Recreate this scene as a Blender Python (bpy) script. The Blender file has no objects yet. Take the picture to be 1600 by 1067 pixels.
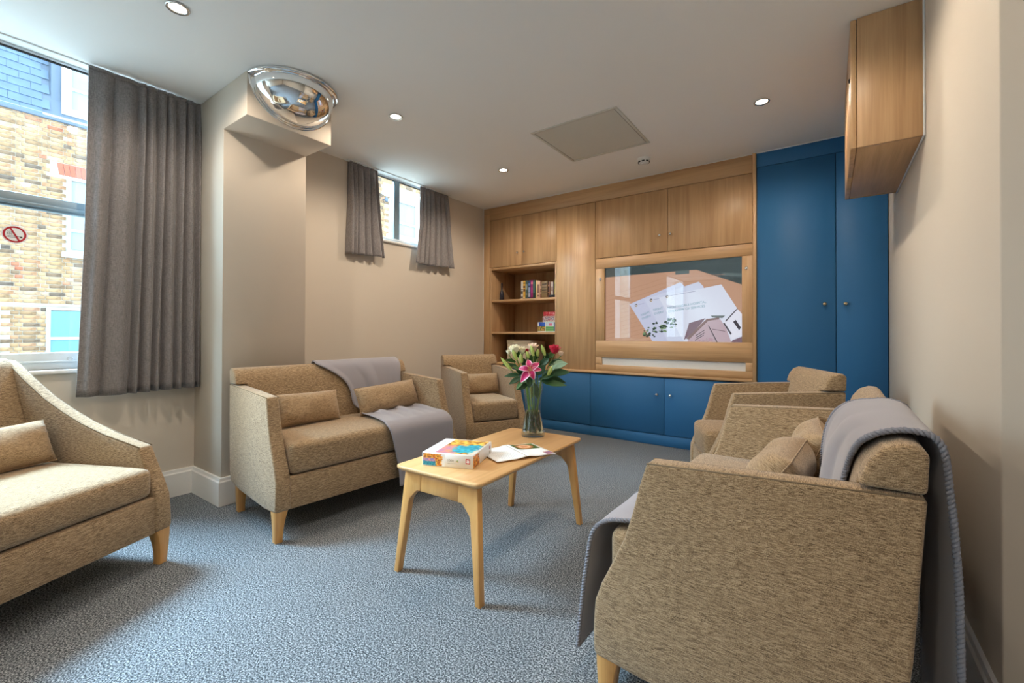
import bpy, bmesh, math, random
from mathutils import Vector, Matrix, noise

S = bpy.context.scene
COL = S.collection
random.seed(7)
PI = math.pi

# ------------------------------------------------------------------ camera
YAW, PITCH, ROLL = math.radians(35.7412), math.radians(0.4213), math.radians(0.1412)
FPX, CY = 690.32, 513.33
F = Vector((-math.sin(YAW), math.cos(YAW), 0)); R = Vector((math.cos(YAW), math.sin(YAW), 0)); U = Vector((0, 0, 1))
F2 = F * math.cos(PITCH) + U * math.sin(PITCH); U2 = U * math.cos(PITCH) - F * math.sin(PITCH)
R3 = R * math.cos(ROLL) + U2 * math.sin(ROLL); U3 = U2 * math.cos(ROLL) - R * math.sin(ROLL)
cam = bpy.data.cameras.new('camera')
cam.sensor_width = 36.0
cam.lens = FPX * 36.0 / 1600.0
cam.shift_y = (CY - 533.5) / 1600.0
cam.clip_start = 0.05
cam_o = bpy.data.objects.new('camera', cam)
COL.objects.link(cam_o)
m3 = Matrix((R3, U3, -F2)).transposed()
cam_o.matrix_world = Matrix.Translation((0, 0, 1.0)) @ m3.to_4x4()
S.camera = cam_o

# ------------------------------------------------------------------ colour management, world, light
S.view_settings.view_transform = 'Standard'
S.view_settings.look = 'None'
S.view_settings.gamma = 1.0
S.view_settings.use_curve_mapping = False
S.view_settings.exposure = 0.76
S.cycles.use_denoising = True
S.cycles.max_bounces = 14
S.cycles.diffuse_bounces = 5
S.cycles.transmission_bounces = 14
S.cycles.transparent_max_bounces = 12
S.cycles.caustics_reflective = False
S.cycles.caustics_refractive = False
S.cycles.sample_clamp_indirect = 6.0

SKY = 3.2            # overcast sky strength
DAY = 800.0          # watts of each window's added daylight lamp
SPOT = 24.5          # watts of each downlight
world = bpy.data.worlds.new('overcast_sky')
S.world = world
world.use_nodes = True
wn = world.node_tree
wn.nodes.clear()
wo = wn.nodes.new('ShaderNodeOutputWorld')
bg = wn.nodes.new('ShaderNodeBackground')
bg.inputs['Color'].default_value = (0.74, 0.87, 1.0, 1)
bg.inputs['Strength'].default_value = SKY
wn.links.new(bg.outputs[0], wo.inputs[0])


def lamp(name, kind, loc, energy, color, **k):
    l = bpy.data.lights.new(name, kind)
    l.energy = energy
    l.color = color
    rot = k.pop('rot', None)
    for a, v in k.items():
        setattr(l, a, v)
    o = bpy.data.objects.new(name, l)
    COL.objects.link(o)
    o.location = loc
    if rot is not None:
        o.rotation_euler = rot
    return o


def aim(o, target):
    d = Vector(target) - o.location
    o.rotation_euler = d.to_track_quat('-Z', 'Y').to_euler()


DAYC = (0.56, 0.80, 1.0)
for (y, w, e, z) in ((0.1, 1.7, 1.0, 3.95), (-3.85, 1.7, 0.6, 3.95), (2.7, 0.8, 0.4, 4.4)):  # added area lamps above the sightline, standing in for skylight
    a = lamp('daylight_fill', 'AREA', (-4.95, y - 0.3, z), DAY * e, DAYC, shape='RECTANGLE', size=w, size_y=1.4)
    aim(a, (-3.2, y, 1.75 if y < 2 else 2.1))

# added soft sun lamp for low skylight past the end of the building opposite
sun = lamp('low_sky_fill', 'SUN', (-12, -9, 7), 4.6, (0.80, 0.92, 1.0), angle=math.radians(34))
sun.rotation_euler = Vector((5.4, 4.3, -3.1)).to_track_quat('-Z', 'Y').to_euler()

# ------------------------------------------------------------------ materials
MATS = {}


def new_mat(name):
    m = bpy.data.materials.new(name)
    m.use_nodes = True
    m.node_tree.nodes.clear()
    MATS[name] = m
    return m, m.node_tree.nodes, m.node_tree.links


def pbr(name, color, rough=0.5, metal=0.0, spec=0.5, bump=0.0, bscale=200.0, vary=0.0, vscale=6.0, sheen=0.0, emit=None, estr=0.0):
    m, n, l = new_mat(name)
    out = n.new('ShaderNodeOutputMaterial')
    b = n.new('ShaderNodeBsdfPrincipled')
    l.new(b.outputs[0], out.inputs[0])
    b.inputs['Base Color'].default_value = (*color, 1)
    b.inputs['Roughness'].default_value = rough
    b.inputs['Metallic'].default_value = metal
    b.inputs['Specular IOR Level'].default_value = spec
    if sheen:
        b.inputs['Sheen Weight'].default_value = sheen
        b.inputs['Sheen Roughness'].default_value = 0.5
    if emit:
        b.inputs['Emission Color'].default_value = (*emit, 1)
        b.inputs['Emission Strength'].default_value = estr
    if vary or bump:
        tc = n.new('ShaderNodeTexCoord')
    if vary:
        nz = n.new('ShaderNodeTexNoise')
        nz.inputs['Scale'].default_value = vscale
        nz.inputs['Detail'].default_value = 5
        l.new(tc.outputs['Object'], nz.inputs['Vector'])
        mx = n.new('ShaderNodeMix'); mx.data_type = 'RGBA'
        mx.inputs[6].default_value = (*[c * (1 - vary) for c in color], 1)
        mx.inputs[7].default_value = (*[min(1, c * (1 + vary)) for c in color], 1)
        l.new(nz.outputs['Fac'], mx.inputs[0])
        l.new(mx.outputs[2], b.inputs['Base Color'])
    if bump:
        nb = n.new('ShaderNodeTexNoise')
        nb.inputs['Scale'].default_value = bscale
        nb.inputs['Detail'].default_value = 3
        l.new(tc.outputs['Object'], nb.inputs['Vector'])
        bp = n.new('ShaderNodeBump')
        bp.inputs['Strength'].default_value = bump
        bp.inputs['Distance'].default_value = 0.002
        l.new(nb.outputs['Fac'], bp.inputs['Height'])
        l.new(bp.outputs[0], b.inputs['Normal'])
    return m


def ramp(n, stops, interp='LINEAR'):
    r = n.new('ShaderNodeValToRGB')
    r.color_ramp.interpolation = interp
    e = r.color_ramp.elements
    while len(e) < len(stops):
        e.new(0.5)
    for i, (p, c) in enumerate(stops):
        e[i].position = p
        e[i].color = (*c, 1)
    return r


def oak(name, axis, light=(0.60, 0.378, 0.196), dark=(0.445, 0.258, 0.120), rough=0.42):
    """oak veneer with the grain running along the given axis"""
    m, n, l = new_mat(name)
    out = n.new('ShaderNodeOutputMaterial'); b = n.new('ShaderNodeBsdfPrincipled'); l.new(b.outputs[0], out.inputs[0])
    tc = n.new('ShaderNodeTexCoord'); oi = n.new('ShaderNodeObjectInfo')
    add = n.new('ShaderNodeVectorMath'); add.operation = 'ADD'
    mul = n.new('ShaderNodeMath'); mul.operation = 'MULTIPLY'; mul.inputs[1].default_value = 9.0
    l.new(oi.outputs['Random'], mul.inputs[0])
    l.new(tc.outputs['Object'], add.inputs[0]); l.new(mul.outputs[0], add.inputs[1])
    mp = n.new('ShaderNodeMapping')
    sc = [26.0, 26.0, 26.0]; sc['xyz'.index(axis)] = 1.1
    mp.inputs['Scale'].default_value = sc
    l.new(add.outputs[0], mp.inputs['Vector'])
    g = n.new('ShaderNodeTexNoise'); g.inputs['Scale'].default_value = 1.0; g.inputs['Detail'].default_value = 6; g.inputs['Distortion'].default_value = 0.9
    l.new(mp.outputs[0], g.inputs['Vector'])
    mp2 = n.new('ShaderNodeMapping')
    sc2 = [5.0, 5.0, 5.0]; sc2['xyz'.index(axis)] = 0.5
    mp2.inputs['Scale'].default_value = sc2
    l.new(add.outputs[0], mp2.inputs['Vector'])
    g2 = n.new('ShaderNodeTexNoise'); g2.inputs['Scale'].default_value = 1.0; g2.inputs['Detail'].default_value = 3; g2.inputs['Distortion'].default_value = 1.5
    l.new(mp2.outputs[0], g2.inputs['Vector'])
    mp3 = n.new('ShaderNodeMapping')
    sc3 = [220.0, 220.0, 220.0]; sc3['xyz'.index(axis)] = 5.0
    mp3.inputs['Scale'].default_value = sc3
    l.new(add.outputs[0], mp3.inputs['Vector'])
    g3 = n.new('ShaderNodeTexNoise'); g3.inputs['Scale'].default_value = 1.0; g3.inputs['Detail'].default_value = 2
    l.new(mp3.outputs[0], g3.inputs['Vector'])
    a1 = n.new('ShaderNodeMath'); a1.operation = 'MULTIPLY_ADD'; a1.inputs[1].default_value = 0.55; l.new(g2.outputs['Fac'], a1.inputs[0])
    a0 = n.new('ShaderNodeMath'); a0.operation = 'MULTIPLY'; a0.inputs[1].default_value = 0.55; l.new(g.outputs['Fac'], a0.inputs[0]); l.new(a0.outputs[0], a1.inputs[2])
    a2 = n.new('ShaderNodeMath'); a2.operation = 'MULTIPLY_ADD'; a2.inputs[1].default_value = 0.22; l.new(g3.outputs['Fac'], a2.inputs[0]); l.new(a1.outputs[0], a2.inputs[2])
    rp = ramp(n, [(0.45, dark), (0.72, light), (0.9, tuple(min(1, c * 1.12) for c in light))])
    l.new(a2.outputs[0], rp.inputs[0])
    l.new(rp.outputs[0], b.inputs['Base Color'])
    b.inputs['Roughness'].default_value = rough
    bp = n.new('ShaderNodeBump'); bp.inputs['Strength'].default_value = 0.06; bp.inputs['Distance'].default_value = 0.001
    l.new(a2.outputs[0], bp.inputs['Height']); l.new(bp.outputs[0], b.inputs['Normal'])
    return m


def weave(name, light=(0.51, 0.365, 0.222), mid=(0.272, 0.180, 0.098), dark=(0.092, 0.056, 0.027)):
    """chenille weave: thin horizontal slubs on upright faces, slubs across the seat on flat faces"""
    m, n, l = new_mat(name)
    out = n.new('ShaderNodeOutputMaterial'); b = n.new('ShaderNodeBsdfPrincipled'); l.new(b.outputs[0], out.inputs[0])
    tc = n.new('ShaderNodeTexCoord')
    vals = []
    for sc in ((62, 62, 720), (62, 720, 62)):
        mp = n.new('ShaderNodeMapping'); mp.inputs['Scale'].default_value = sc
        l.new(tc.outputs['Object'], mp.inputs['Vector'])
        g = n.new('ShaderNodeTexNoise'); g.inputs['Scale'].default_value = 1.0; g.inputs['Detail'].default_value = 2.5; g.inputs['Roughness'].default_value = 0.6
        l.new(mp.outputs[0], g.inputs['Vector'])
        vals.append(g)
    sx = n.new('ShaderNodeSeparateXYZ'); l.new(tc.outputs['Normal'], sx.inputs[0])
    ab = n.new('ShaderNodeMath'); ab.operation = 'ABSOLUTE'; l.new(sx.outputs['Z'], ab.inputs[0])
    gt = n.new('ShaderNodeMapRange'); gt.inputs[1].default_value = 0.6; gt.inputs[2].default_value = 0.8; l.new(ab.outputs[0], gt.inputs[0])
    mx = n.new('ShaderNodeMix'); mx.data_type = 'FLOAT'
    l.new(gt.outputs[0], mx.inputs[0]); l.new(vals[0].outputs['Fac'], mx.inputs[2]); l.new(vals[1].outputs['Fac'], mx.inputs[3])
    fine = n.new('ShaderNodeTexNoise'); fine.inputs['Scale'].default_value = 520; fine.inputs['Detail'].default_value = 1
    l.new(tc.outputs['Object'], fine.inputs['Vector'])
    ad = n.new('ShaderNodeMath'); ad.operation = 'MULTIPLY_ADD'; ad.inputs[1].default_value = 0.35
    l.new(fine.outputs['Fac'], ad.inputs[0])
    m8 = n.new('ShaderNodeMath'); m8.operation = 'MULTIPLY'; m8.inputs[1].default_value = 0.65; l.new(mx.outputs[0], m8.inputs[0]); l.new(m8.outputs[0], ad.inputs[2])
    rp = ramp(n, [(0.36, dark), (0.48, mid), (0.62, light)])
    l.new(ad.outputs[0], rp.inputs[0])
    l.new(rp.outputs[0], b.inputs['Base Color'])
    b.inputs['Roughness'].default_value = 0.92
    b.inputs['Specular IOR Level'].default_value = 0.2
    b.inputs['Sheen Weight'].default_value = 0.25
    bp = n.new('ShaderNodeBump'); bp.inputs['Strength'].default_value = 0.5; bp.inputs['Distance'].default_value = 0.002
    l.new(ad.outputs[0], bp.inputs['Height']); l.new(bp.outputs[0], b.inputs['Normal'])
    return m


def carpet_mat():
    m, n, l = new_mat('carpet')
    out = n.new('ShaderNodeOutputMaterial'); b = n.new('ShaderNodeBsdfPrincipled'); l.new(b.outputs[0], out.inputs[0])
    tc = n.new('ShaderNodeTexCoord')
    g = n.new('ShaderNodeTexNoise'); g.inputs['Scale'].default_value = 190; g.inputs['Detail'].default_value = 3; g.inputs['Roughness'].default_value = 0.7
    l.new(tc.outputs['Object'], g.inputs['Vector'])
    rp = ramp(n, [(0.40, (0.028, 0.034, 0.041)), (0.5, (0.128, 0.146, 0.165)), (0.60, (0.43, 0.455, 0.485))])
    l.new(g.outputs['Fac'], rp.inputs[0]); l.new(rp.outputs[0], b.inputs['Base Color'])
    b.inputs['Roughness'].default_value = 0.95
    b.inputs['Specular IOR Level'].default_value = 0.15
    bp = n.new('ShaderNodeBump'); bp.inputs['Strength'].default_value = 0.6; bp.inputs['Distance'].default_value = 0.004
    l.new(g.outputs['Fac'], bp.inputs['Height']); l.new(bp.outputs[0], b.inputs['Normal'])
    return m


def curtain_mat(name, c1, c2):
    m, n, l = new_mat(name)
    out = n.new('ShaderNodeOutputMaterial'); b = n.new('ShaderNodeBsdfPrincipled'); l.new(b.outputs[0], out.inputs[0])
    tc = n.new('ShaderNodeTexCoord')
    mp = n.new('ShaderNodeMapping'); mp.inputs['Scale'].default_value = (90, 90, 500); l.new(tc.outputs['Object'], mp.inputs['Vector'])
    mq = n.new('ShaderNodeMapping'); mq.inputs['Scale'].default_value = (500, 500, 40); l.new(tc.outputs['Object'], mq.inputs['Vector'])
    g = n.new('ShaderNodeTexNoise'); g.inputs['Scale'].default_value = 1; g.inputs['Detail'].default_value = 2; l.new(mp.outputs[0], g.inputs['Vector'])
    h = n.new('ShaderNodeTexNoise'); h.inputs['Scale'].default_value = 1; h.inputs['Detail'].default_value = 2; l.new(mq.outputs[0], h.inputs['Vector'])
    ad = n.new('ShaderNodeMath'); ad.operation = 'ADD'; l.new(g.outputs['Fac'], ad.inputs[0]); l.new(h.outputs['Fac'], ad.inputs[1])
    hf = n.new('ShaderNodeMath'); hf.operation = 'MULTIPLY'; hf.inputs[1].default_value = 0.5; l.new(ad.outputs[0], hf.inputs[0])
    rp = ramp(n, [(0.36, c1), (0.62, c2)]); l.new(hf.outputs[0], rp.inputs[0]); l.new(rp.outputs[0], b.inputs['Base Color'])
    b.inputs['Roughness'].default_value = 0.62
    b.inputs['Sheen Weight'].default_value = 0.3
    return m


def glass_pane(name, tint=(0.93, 0.97, 0.98), refl=1.0):
    m, n, l = new_mat(name)
    out = n.new('ShaderNodeOutputMaterial')
    tr = n.new('ShaderNodeBsdfTransparent'); tr.inputs[0].default_value = (*tint, 1)
    gl = n.new('ShaderNodeBsdfGlossy'); gl.inputs['Roughness'].default_value = 0.0
    fr = n.new('ShaderNodeLayerWeight'); fr.inputs[0].default_value = 0.5
    pw_ = n.new('ShaderNodeMath'); pw_.operation = 'POWER'; pw_.inputs[1].default_value = 5.0; l.new(fr.outputs['Facing'], pw_.inputs[0])
    mu = n.new('ShaderNodeMath'); mu.operation = 'MULTIPLY_ADD'; mu.inputs[1].default_value = 0.9; mu.inputs[2].default_value = 0.04 * refl; l.new(pw_.outputs[0], mu.inputs[0])
    mx = n.new('ShaderNodeMixShader'); l.new(mu.outputs[0], mx.inputs[0]); l.new(tr.outputs[0], mx.inputs[1]); l.new(gl.outputs[0], mx.inputs[2])
    l.new(mx.outputs[0], out.inputs[0])
    return m


def real_glass(name, ior, color=(1, 1, 1)):
    m, n, l = new_mat(name)
    out = n.new('ShaderNodeOutputMaterial')
    g = n.new('ShaderNodeBsdfGlass'); g.inputs['IOR'].default_value = ior; g.inputs['Roughness'].default_value = 0; g.inputs['Color'].default_value = (*color, 1)
    l.new(g.outputs[0], out.inputs[0])
    return m


def brick_mat(name, per_island):
    m, n, l = new_mat(name)
    out = n.new('ShaderNodeOutputMaterial'); b = n.new('ShaderNodeBsdfPrincipled'); l.new(b.outputs[0], out.inputs[0])
    if per_island:
        ge = n.new('ShaderNodeNewGeometry'); rnd = ge.outputs['Random Per Island']
    else:
        oi = n.new('ShaderNodeObjectInfo'); rnd = oi.outputs['Random']
    rp = ramp(n, [(0.0, (0.13, 0.105, 0.085)), (0.12, (0.30, 0.19, 0.105)), (0.35, (0.42, 0.27, 0.14)), (0.6, (0.50, 0.34, 0.19)), (0.82, (0.45, 0.23, 0.12)), (0.93, (0.56, 0.42, 0.27)), (1.0, (0.40, 0.14, 0.075))])
    l.new(rnd, rp.inputs[0])
    tc = n.new('ShaderNodeTexCoord'); g = n.new('ShaderNodeTexNoise'); g.inputs['Scale'].default_value = 14; g.inputs['Detail'].default_value = 6
    l.new(tc.outputs['Object'], g.inputs['Vector'])
    mx = n.new('ShaderNodeMix'); mx.data_type = 'RGBA'; mx.blend_type = 'MULTIPLY'; mx.inputs[0].default_value = 0.8
    r2 = ramp(n, [(0.30, (0.42, 0.42, 0.45)), (0.55, (1, 1, 1))]); l.new(g.outputs['Fac'], r2.inputs[0])
    l.new(rp.outputs[0], mx.inputs[6]); l.new(r2.outputs[0], mx.inputs[7])
    l.new(mx.outputs[2], b.inputs['Base Color']); b.inputs['Roughness'].default_value = 0.9
    return m


def vcol_mat(name, rough=0.35):
    m, n, l = new_mat(name)
    out = n.new('ShaderNodeOutputMaterial'); b = n.new('ShaderNodeBsdfPrincipled'); l.new(b.outputs[0], out.inputs[0])
    a = n.new('ShaderNodeVertexColor'); a.layer_name = 'Col'
    l.new(a.outputs[0], b.inputs['Base Color']); b.inputs['Roughness'].default_value = rough
    return m


def emis(name, color, strength):
    m, n, l = new_mat(name)
    out = n.new('ShaderNodeOutputMaterial'); e = n.new('ShaderNodeEmission')
    e.inputs[0].default_value = (*color, 1); e.inputs[1].default_value = strength
    l.new(e.outputs[0], out.inputs[0])
    return m


def srgb(r, g, b):
    f = lambda c: (c / 255 / 12.92) if c <= 10 else (((c / 255) + 0.055) / 1.055) ** 2.4
    return (f(r), f(g), f(b))


M = MATS
pbr('wall_paint', (0.65, 0.575, 0.485), 0.75, spec=0.25, vary=0.02, vscale=2)
pbr('ceiling_paint', (0.92, 0.91, 0.885), 0.85, spec=0.2)
pbr('hatch_paint', (0.66, 0.645, 0.58), 0.7, spec=0.2)
pbr('white_gloss', (0.80, 0.79, 0.77), 0.35)
pbr('white_plastic', (0.82, 0.82, 0.80), 0.4)
pbr('frame_white', (0.72, 0.78, 0.82), 0.4)
pbr('frame_backlit', (0.20, 0.27, 0.31), 0.4)  # white frame with backlit shade put into its colour, for transom and mullion
pbr('blue_paint', (0.032, 0.142, 0.320), 0.5, spec=0.22, vary=0.03, vscale=3)
pbr('blue_dark', (0.018, 0.062, 0.128), 0.5)
pbr('gap_dark', (0.012, 0.011, 0.010), 0.9)
pbr('chrome', (0.86, 0.87, 0.88), 0.06, metal=1.0)
pbr('mirror', (0.93, 0.94, 0.95), 0.015, metal=1.0)
pbr('steel', (0.70, 0.69, 0.66), 0.25, metal=1.0)
pbr('brass', (0.75, 0.60, 0.38), 0.2, metal=1.0)
oak('oak_z', 'z'); oak('oak_x', 'x'); oak('oak_y', 'y')
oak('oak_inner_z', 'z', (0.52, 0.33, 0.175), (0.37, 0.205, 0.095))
oak('beech_y', 'y', (0.70, 0.43, 0.195), (0.56, 0.31, 0.12), 0.38)
oak('beech_z', 'z', (0.64, 0.345, 0.115), (0.50, 0.25, 0.075), 0.35)
weave('weave')
weave('weave_cushion', (0.48, 0.335, 0.200), (0.315, 0.212, 0.118), (0.14, 0.088, 0.046))
pbr('seam', (0.20, 0.145, 0.09), 0.9)
carpet_mat()
curtain_mat('curtain', (0.130, 0.117, 0.118), (0.275, 0.247, 0.245))
pbr('fleece', (0.30, 0.285, 0.315), 0.95, spec=0.1, sheen=0.35, bump=0.25, bscale=500)
pbr('fleece_hem', (0.25, 0.255, 0.295), 0.95, spec=0.1, bump=0.6, bscale=700)
glass_pane('window_glass', (0.94, 0.985, 0.99))
glass_pane('screen_glass', (0.97, 0.975, 0.97), 1.4)
glass_pane('vase_glass', (0.955, 0.985, 0.97), 1.6); real_glass('water', 1.33, (0.98, 0.99, 0.97))
brick_mat('brick', False); brick_mat('brick_islands', True)
pbr('mortar', (0.52, 0.47, 0.40), 0.95, vary=0.2, vscale=8)
pbr('slate', (0.105, 0.170, 0.26), 0.6, vary=0.3, vscale=5)
pbr('red_brick', (0.52, 0.13, 0.08), 0.85, vary=0.2, vscale=10)
pbr('stone_white', (0.62, 0.62, 0.62), 0.7)
pbr('dark_glass', (0.10, 0.30, 0.36), 0.1, spec=0.9)
pbr('net_curtain', (0.30, 0.38, 0.43), 0.8)
pbr('paving', (0.42, 0.42, 0.41), 0.9, vary=0.15)
pbr('lead', (0.11, 0.155, 0.22), 0.6)
vcol_mat('print')
pbr('paper', (0.84, 0.84, 0.83), 0.45)
pbr('sign_red', srgb(176, 16, 36), 0.4); pbr('black', (0.015, 0.015, 0.018), 0.5)

# ------------------------------------------------------------------ mesh helpers


class MB:
    """collects shapes into one mesh"""

    def __init__(self):
        self.bm = bmesh.new()
        self.mi = 0

    def face(self, pts):
        try:
            f = self.bm.faces.new([self.bm.verts.new(p) for p in pts]); f.material_index = self.mi
            return f
        except ValueError:
            return None

    def poly(self, verts, faces):
        vs = [self.bm.verts.new(v) for v in verts]
        for f in faces:
            try:
                ff = self.bm.faces.new([vs[i] for i in f]); ff.material_index = self.mi
            except ValueError:
                pass
        return self

    def box(self, x0, x1, y0, y1, z0, z1):
        v = [(x0, y0, z0), (x1, y0, z0), (x1, y1, z0), (x0, y1, z0), (x0, y0, z1), (x1, y0, z1), (x1, y1, z1), (x0, y1, z1)]
        return self.poly(v, [(0, 3, 2, 1), (4, 5, 6, 7), (0, 1, 5, 4), (1, 2, 6, 5), (2, 3, 7, 6), (3, 0, 4, 7)])

    def hexa(self, bot, top):
        """bot, top: four points each, counter-clockwise from above"""
        return self.poly(list(bot) + list(top), [(3, 2, 1, 0), (4, 5, 6, 7), (0, 1, 5, 4), (1, 2, 6, 5), (2, 3, 7, 6), (3, 0, 4, 7)])

    def prism(self, a, b):
        """two matching outlines -> closed solid"""
        n = len(a)
        fs = [tuple(reversed(range(n))), tuple(range(n, 2 * n))]
        for i in range(n):
            j = (i + 1) % n
            fs.append((i, j, n + j, n + i))
        return self.poly(list(a) + list(b), fs)

    def lathe(self, prof, c=(0, 0, 0), seg=24, closed=False):
        cx, cy, cz = c
        rings = []
        for (r, z) in prof:
            if r < 1e-6:
                rings.append([self.bm.verts.new((cx, cy, cz + z))])
            else:
                rings.append([self.bm.verts.new((cx + r * math.cos(2 * PI * k / seg), cy + r * math.sin(2 * PI * k / seg), cz + z)) for k in range(seg)])
        prs = list(zip(rings[:-1], rings[1:]))
        if closed:
            prs.append((rings[-1], rings[0]))
        for A, B in prs:
            for k in range(seg):
                k2 = (k + 1) % seg
                vs = []
                for v in (A[k % len(A)], A[k2 % len(A)], B[k2 % len(B)], B[k % len(B)]):
                    if v not in vs:
                        vs.append(v)
                if len(vs) > 2:
                    f = self.bm.faces.new(vs); f.material_index = self.mi
        return self

    def tube(self, pts, r, seg=8, cap=True):
        pts = [Vector(p) for p in pts]
        rings = []
        n = len(pts)
        up = Vector((0, 0, 1))
        prev = None
        for i, p in enumerate(pts):
            t = (pts[min(i + 1, n - 1)] - pts[max(i - 1, 0)]).normalized()
            if prev is None:
                a = t.cross(up)
                if a.length < 1e-3:
                    a = t.cross(Vector((1, 0, 0)))
            else:
                a = prev - t * prev.dot(t)
            a.normalize(); prev = a
            b = t.cross(a)
            rr = r(i / (n - 1)) if callable(r) else r
            rings.append([self.bm.verts.new(p + (a * math.cos(2 * PI * k / seg) + b * math.sin(2 * PI * k / seg)) * rr) for k in range(seg)])
        for A, B in zip(rings[:-1], rings[1:]):
            for k in range(seg):
                f = self.bm.faces.new((A[k], A[(k + 1) % seg], B[(k + 1) % seg], B[k])); f.material_index = self.mi
        if cap:
            for rg in (rings[0][::-1], rings[-1]):
                f = self.bm.faces.new(rg); f.material_index = self.mi
        return self

    def grid(self, fn, nu, nv):
        vs = [[self.bm.verts.new(fn(i / nu, j / nv)) for j in range(nv + 1)] for i in range(nu + 1)]
        for i in range(nu):
            for j in range(nv):
                f = self.bm.faces.new((vs[i][j], vs[i + 1][j], vs[i + 1][j + 1], vs[i][j + 1])); f.material_index = self.mi
        return self

    def build(self, name, mat, parent=None, bevel=0, seg=2, smooth=False, angle=35, loc=None, weld=0.0, solid=0.0, sub=0):
        bm = self.bm
        if weld:
            bmesh.ops.remove_doubles(bm, verts=bm.verts, dist=weld)
        bmesh.ops.recalc_face_normals(bm, faces=bm.faces)
        if bevel:
            es = [e for e in bm.edges if len(e.link_faces) == 2 and e.calc_face_angle(0) > math.radians(angle)]
            bmesh.ops.bevel(bm, geom=es, offset=bevel, segments=seg, profile=0.5, affect='EDGES', clamp_overlap=True)
        me = bpy.data.meshes.new(name)
        bm.to_mesh(me); bm.free()
        for mm in (mat if isinstance(mat, (list, tuple)) else [mat]):
            me.materials.append(MATS[mm])
        if smooth or bevel:
            for p in me.polygons:
                p.use_smooth = True
            if not smooth or smooth == 'auto':
                me.set_sharp_from_angle(angle=math.radians(50))
        o = bpy.data.objects.new(name, me)
        COL.objects.link(o)
        if parent:
            o.parent = parent
        if loc:
            o.location = loc
        if solid or sub:
            if solid:
                md = o.modifiers.new('s', 'SOLIDIFY'); md.thickness = solid; md.offset = 0
            if sub:
                md = o.modifiers.new('b', 'SUBSURF'); md.levels = sub; md.render_levels = sub
            dg = bpy.context.evaluated_depsgraph_get()
            me2 = bpy.data.meshes.new_from_object(o.evaluated_get(dg))
            o.modifiers.clear()
            o.data = me2
        return o


def thing(name, label, cat, loc=(0, 0, 0), rotz=0.0, group=None):
    o = bpy.data.objects.new(name, None)
    o.empty_display_size = 0.1
    COL.objects.link(o)
    o.location = loc
    o.rotation_euler = (0, 0, rotz)
    o['label'] = label; o['category'] = cat
    if group:
        o['group'] = group
    return o


def tag(o, label, cat, group=None):
    o['label'] = label; o['category'] = cat
    if group:
        o['group'] = group
    return o


def struct(o, label=None):
    o['kind'] = 'structure'
    if label:
        o['label'] = label
    return o


def copy_tree(o, parent=None):
    c = o.copy()
    COL.objects.link(c)
    if parent:
        c.parent = parent
    for ch in list(o.children):
        copy_tree(ch, c)
    return c


def text_mesh(name, body, size, mat, parent=None, M4=None, extrude=0.0004, align='LEFT'):
    cu = bpy.data.curves.new('txt', 'FONT')
    cu.body = body; cu.size = size; cu.extrude = extrude; cu.align_x = align; cu.resolution_u = 2
    t = bpy.data.objects.new('txt', cu)
    COL.objects.link(t)
    dg = bpy.context.evaluated_depsgraph_get()
    me = bpy.data.meshes.new_from_object(t.evaluated_get(dg))
    bpy.data.objects.remove(t)
    bpy.data.curves.remove(cu)
    if M4:
        me.transform(M4)
    me.materials.clear(); me.materials.append(MATS[mat])
    o = bpy.data.objects.new(name, me)
    COL.objects.link(o)
    if parent:
        o.parent = parent
    return o


def smoothstep(a, b, x):
    t = max(0.0, min(1.0, (x - a) / (b - a)))
    return t * t * (3 - 2 * t)


def lerp(a, b, t):
    return a + (b - a) * t


# ------------------------------------------------------------------ room shell
XL, YB, XR, H = -3.2315, 3.924, 0.3262, 2.407
WALLB = 4.42
PX, PY1, PY2 = -2.835, 1.087, 1.583
SX, SZ = -2.544, 2.167
REAR = -4.8

struct(MB().box(XL - 0.26, 2.2, REAR - 0.2, WALLB + 0.2, -0.12, 0).build('floor', 'carpet'), 'blue grey flecked carpet floor')
struct(MB().box(XL - 0.06, 2.2, REAR - 0.2, WALLB + 0.2, H, H + 0.15).build('ceiling', 'ceiling_paint'), 'plain white painted ceiling')
# left wall around three openings
W1 = (-0.74, 0.98, 0.80, H); W2 = (2.27, 3.16, 1.822, H); W3 = (-4.70, -3.05, 0.80, H)
mb = MB()
X0, X1 = XL - 0.26, XL
ys = [REAR - 0.2, W3[0], W3[1], W1[0], W1[1], W2[0], W2[1], WALLB + 0.2]
for i in range(0, 7, 2):
    mb.box(X0, X1, ys[i], ys[i + 1], 0, H)
for w in (W1, W2, W3):
    mb.box(X0, X1, w[0], w[1], 0, w[2])
struct(mb.build('wall_left', 'wall_paint', weld=0.0005), 'cream painted wall with the windows')
struct(MB().box(XL, XR + 0.3, WALLB, WALLB + 0.15, 0, H).build('wall_back', 'wall_paint'))
struct(MB().box(XR, 2.2, 1.52, WALLB + 0.15, 0, H).build('wall_right', 'wall_paint', bevel=0.004, seg=1), 'cream painted wall on the right')
struct(MB().box(2.05, 2.2, REAR, 1.52, 0, H).build('wall_right_rear', 'wall_paint'))
struct(MB().box(XL, 2.2, REAR - 0.2, REAR, 0, H).build('wall_rear', 'wall_paint'))
# pier with the boxed-out head
mb = MB()
Lp = [(XL - 0.02, 0), (PX, 0), (PX, SZ), (SX, SZ), (SX, H), (XL - 0.02, H)]
mb.prism([(x, PY1, z) for x, z in Lp], [(x, PY2, z) for x, z in Lp])
struct(mb.build('wall_pier', 'wall_paint', bevel=0.003, seg=1), 'cream wall pier with a boxed out head under the ceiling')


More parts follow.
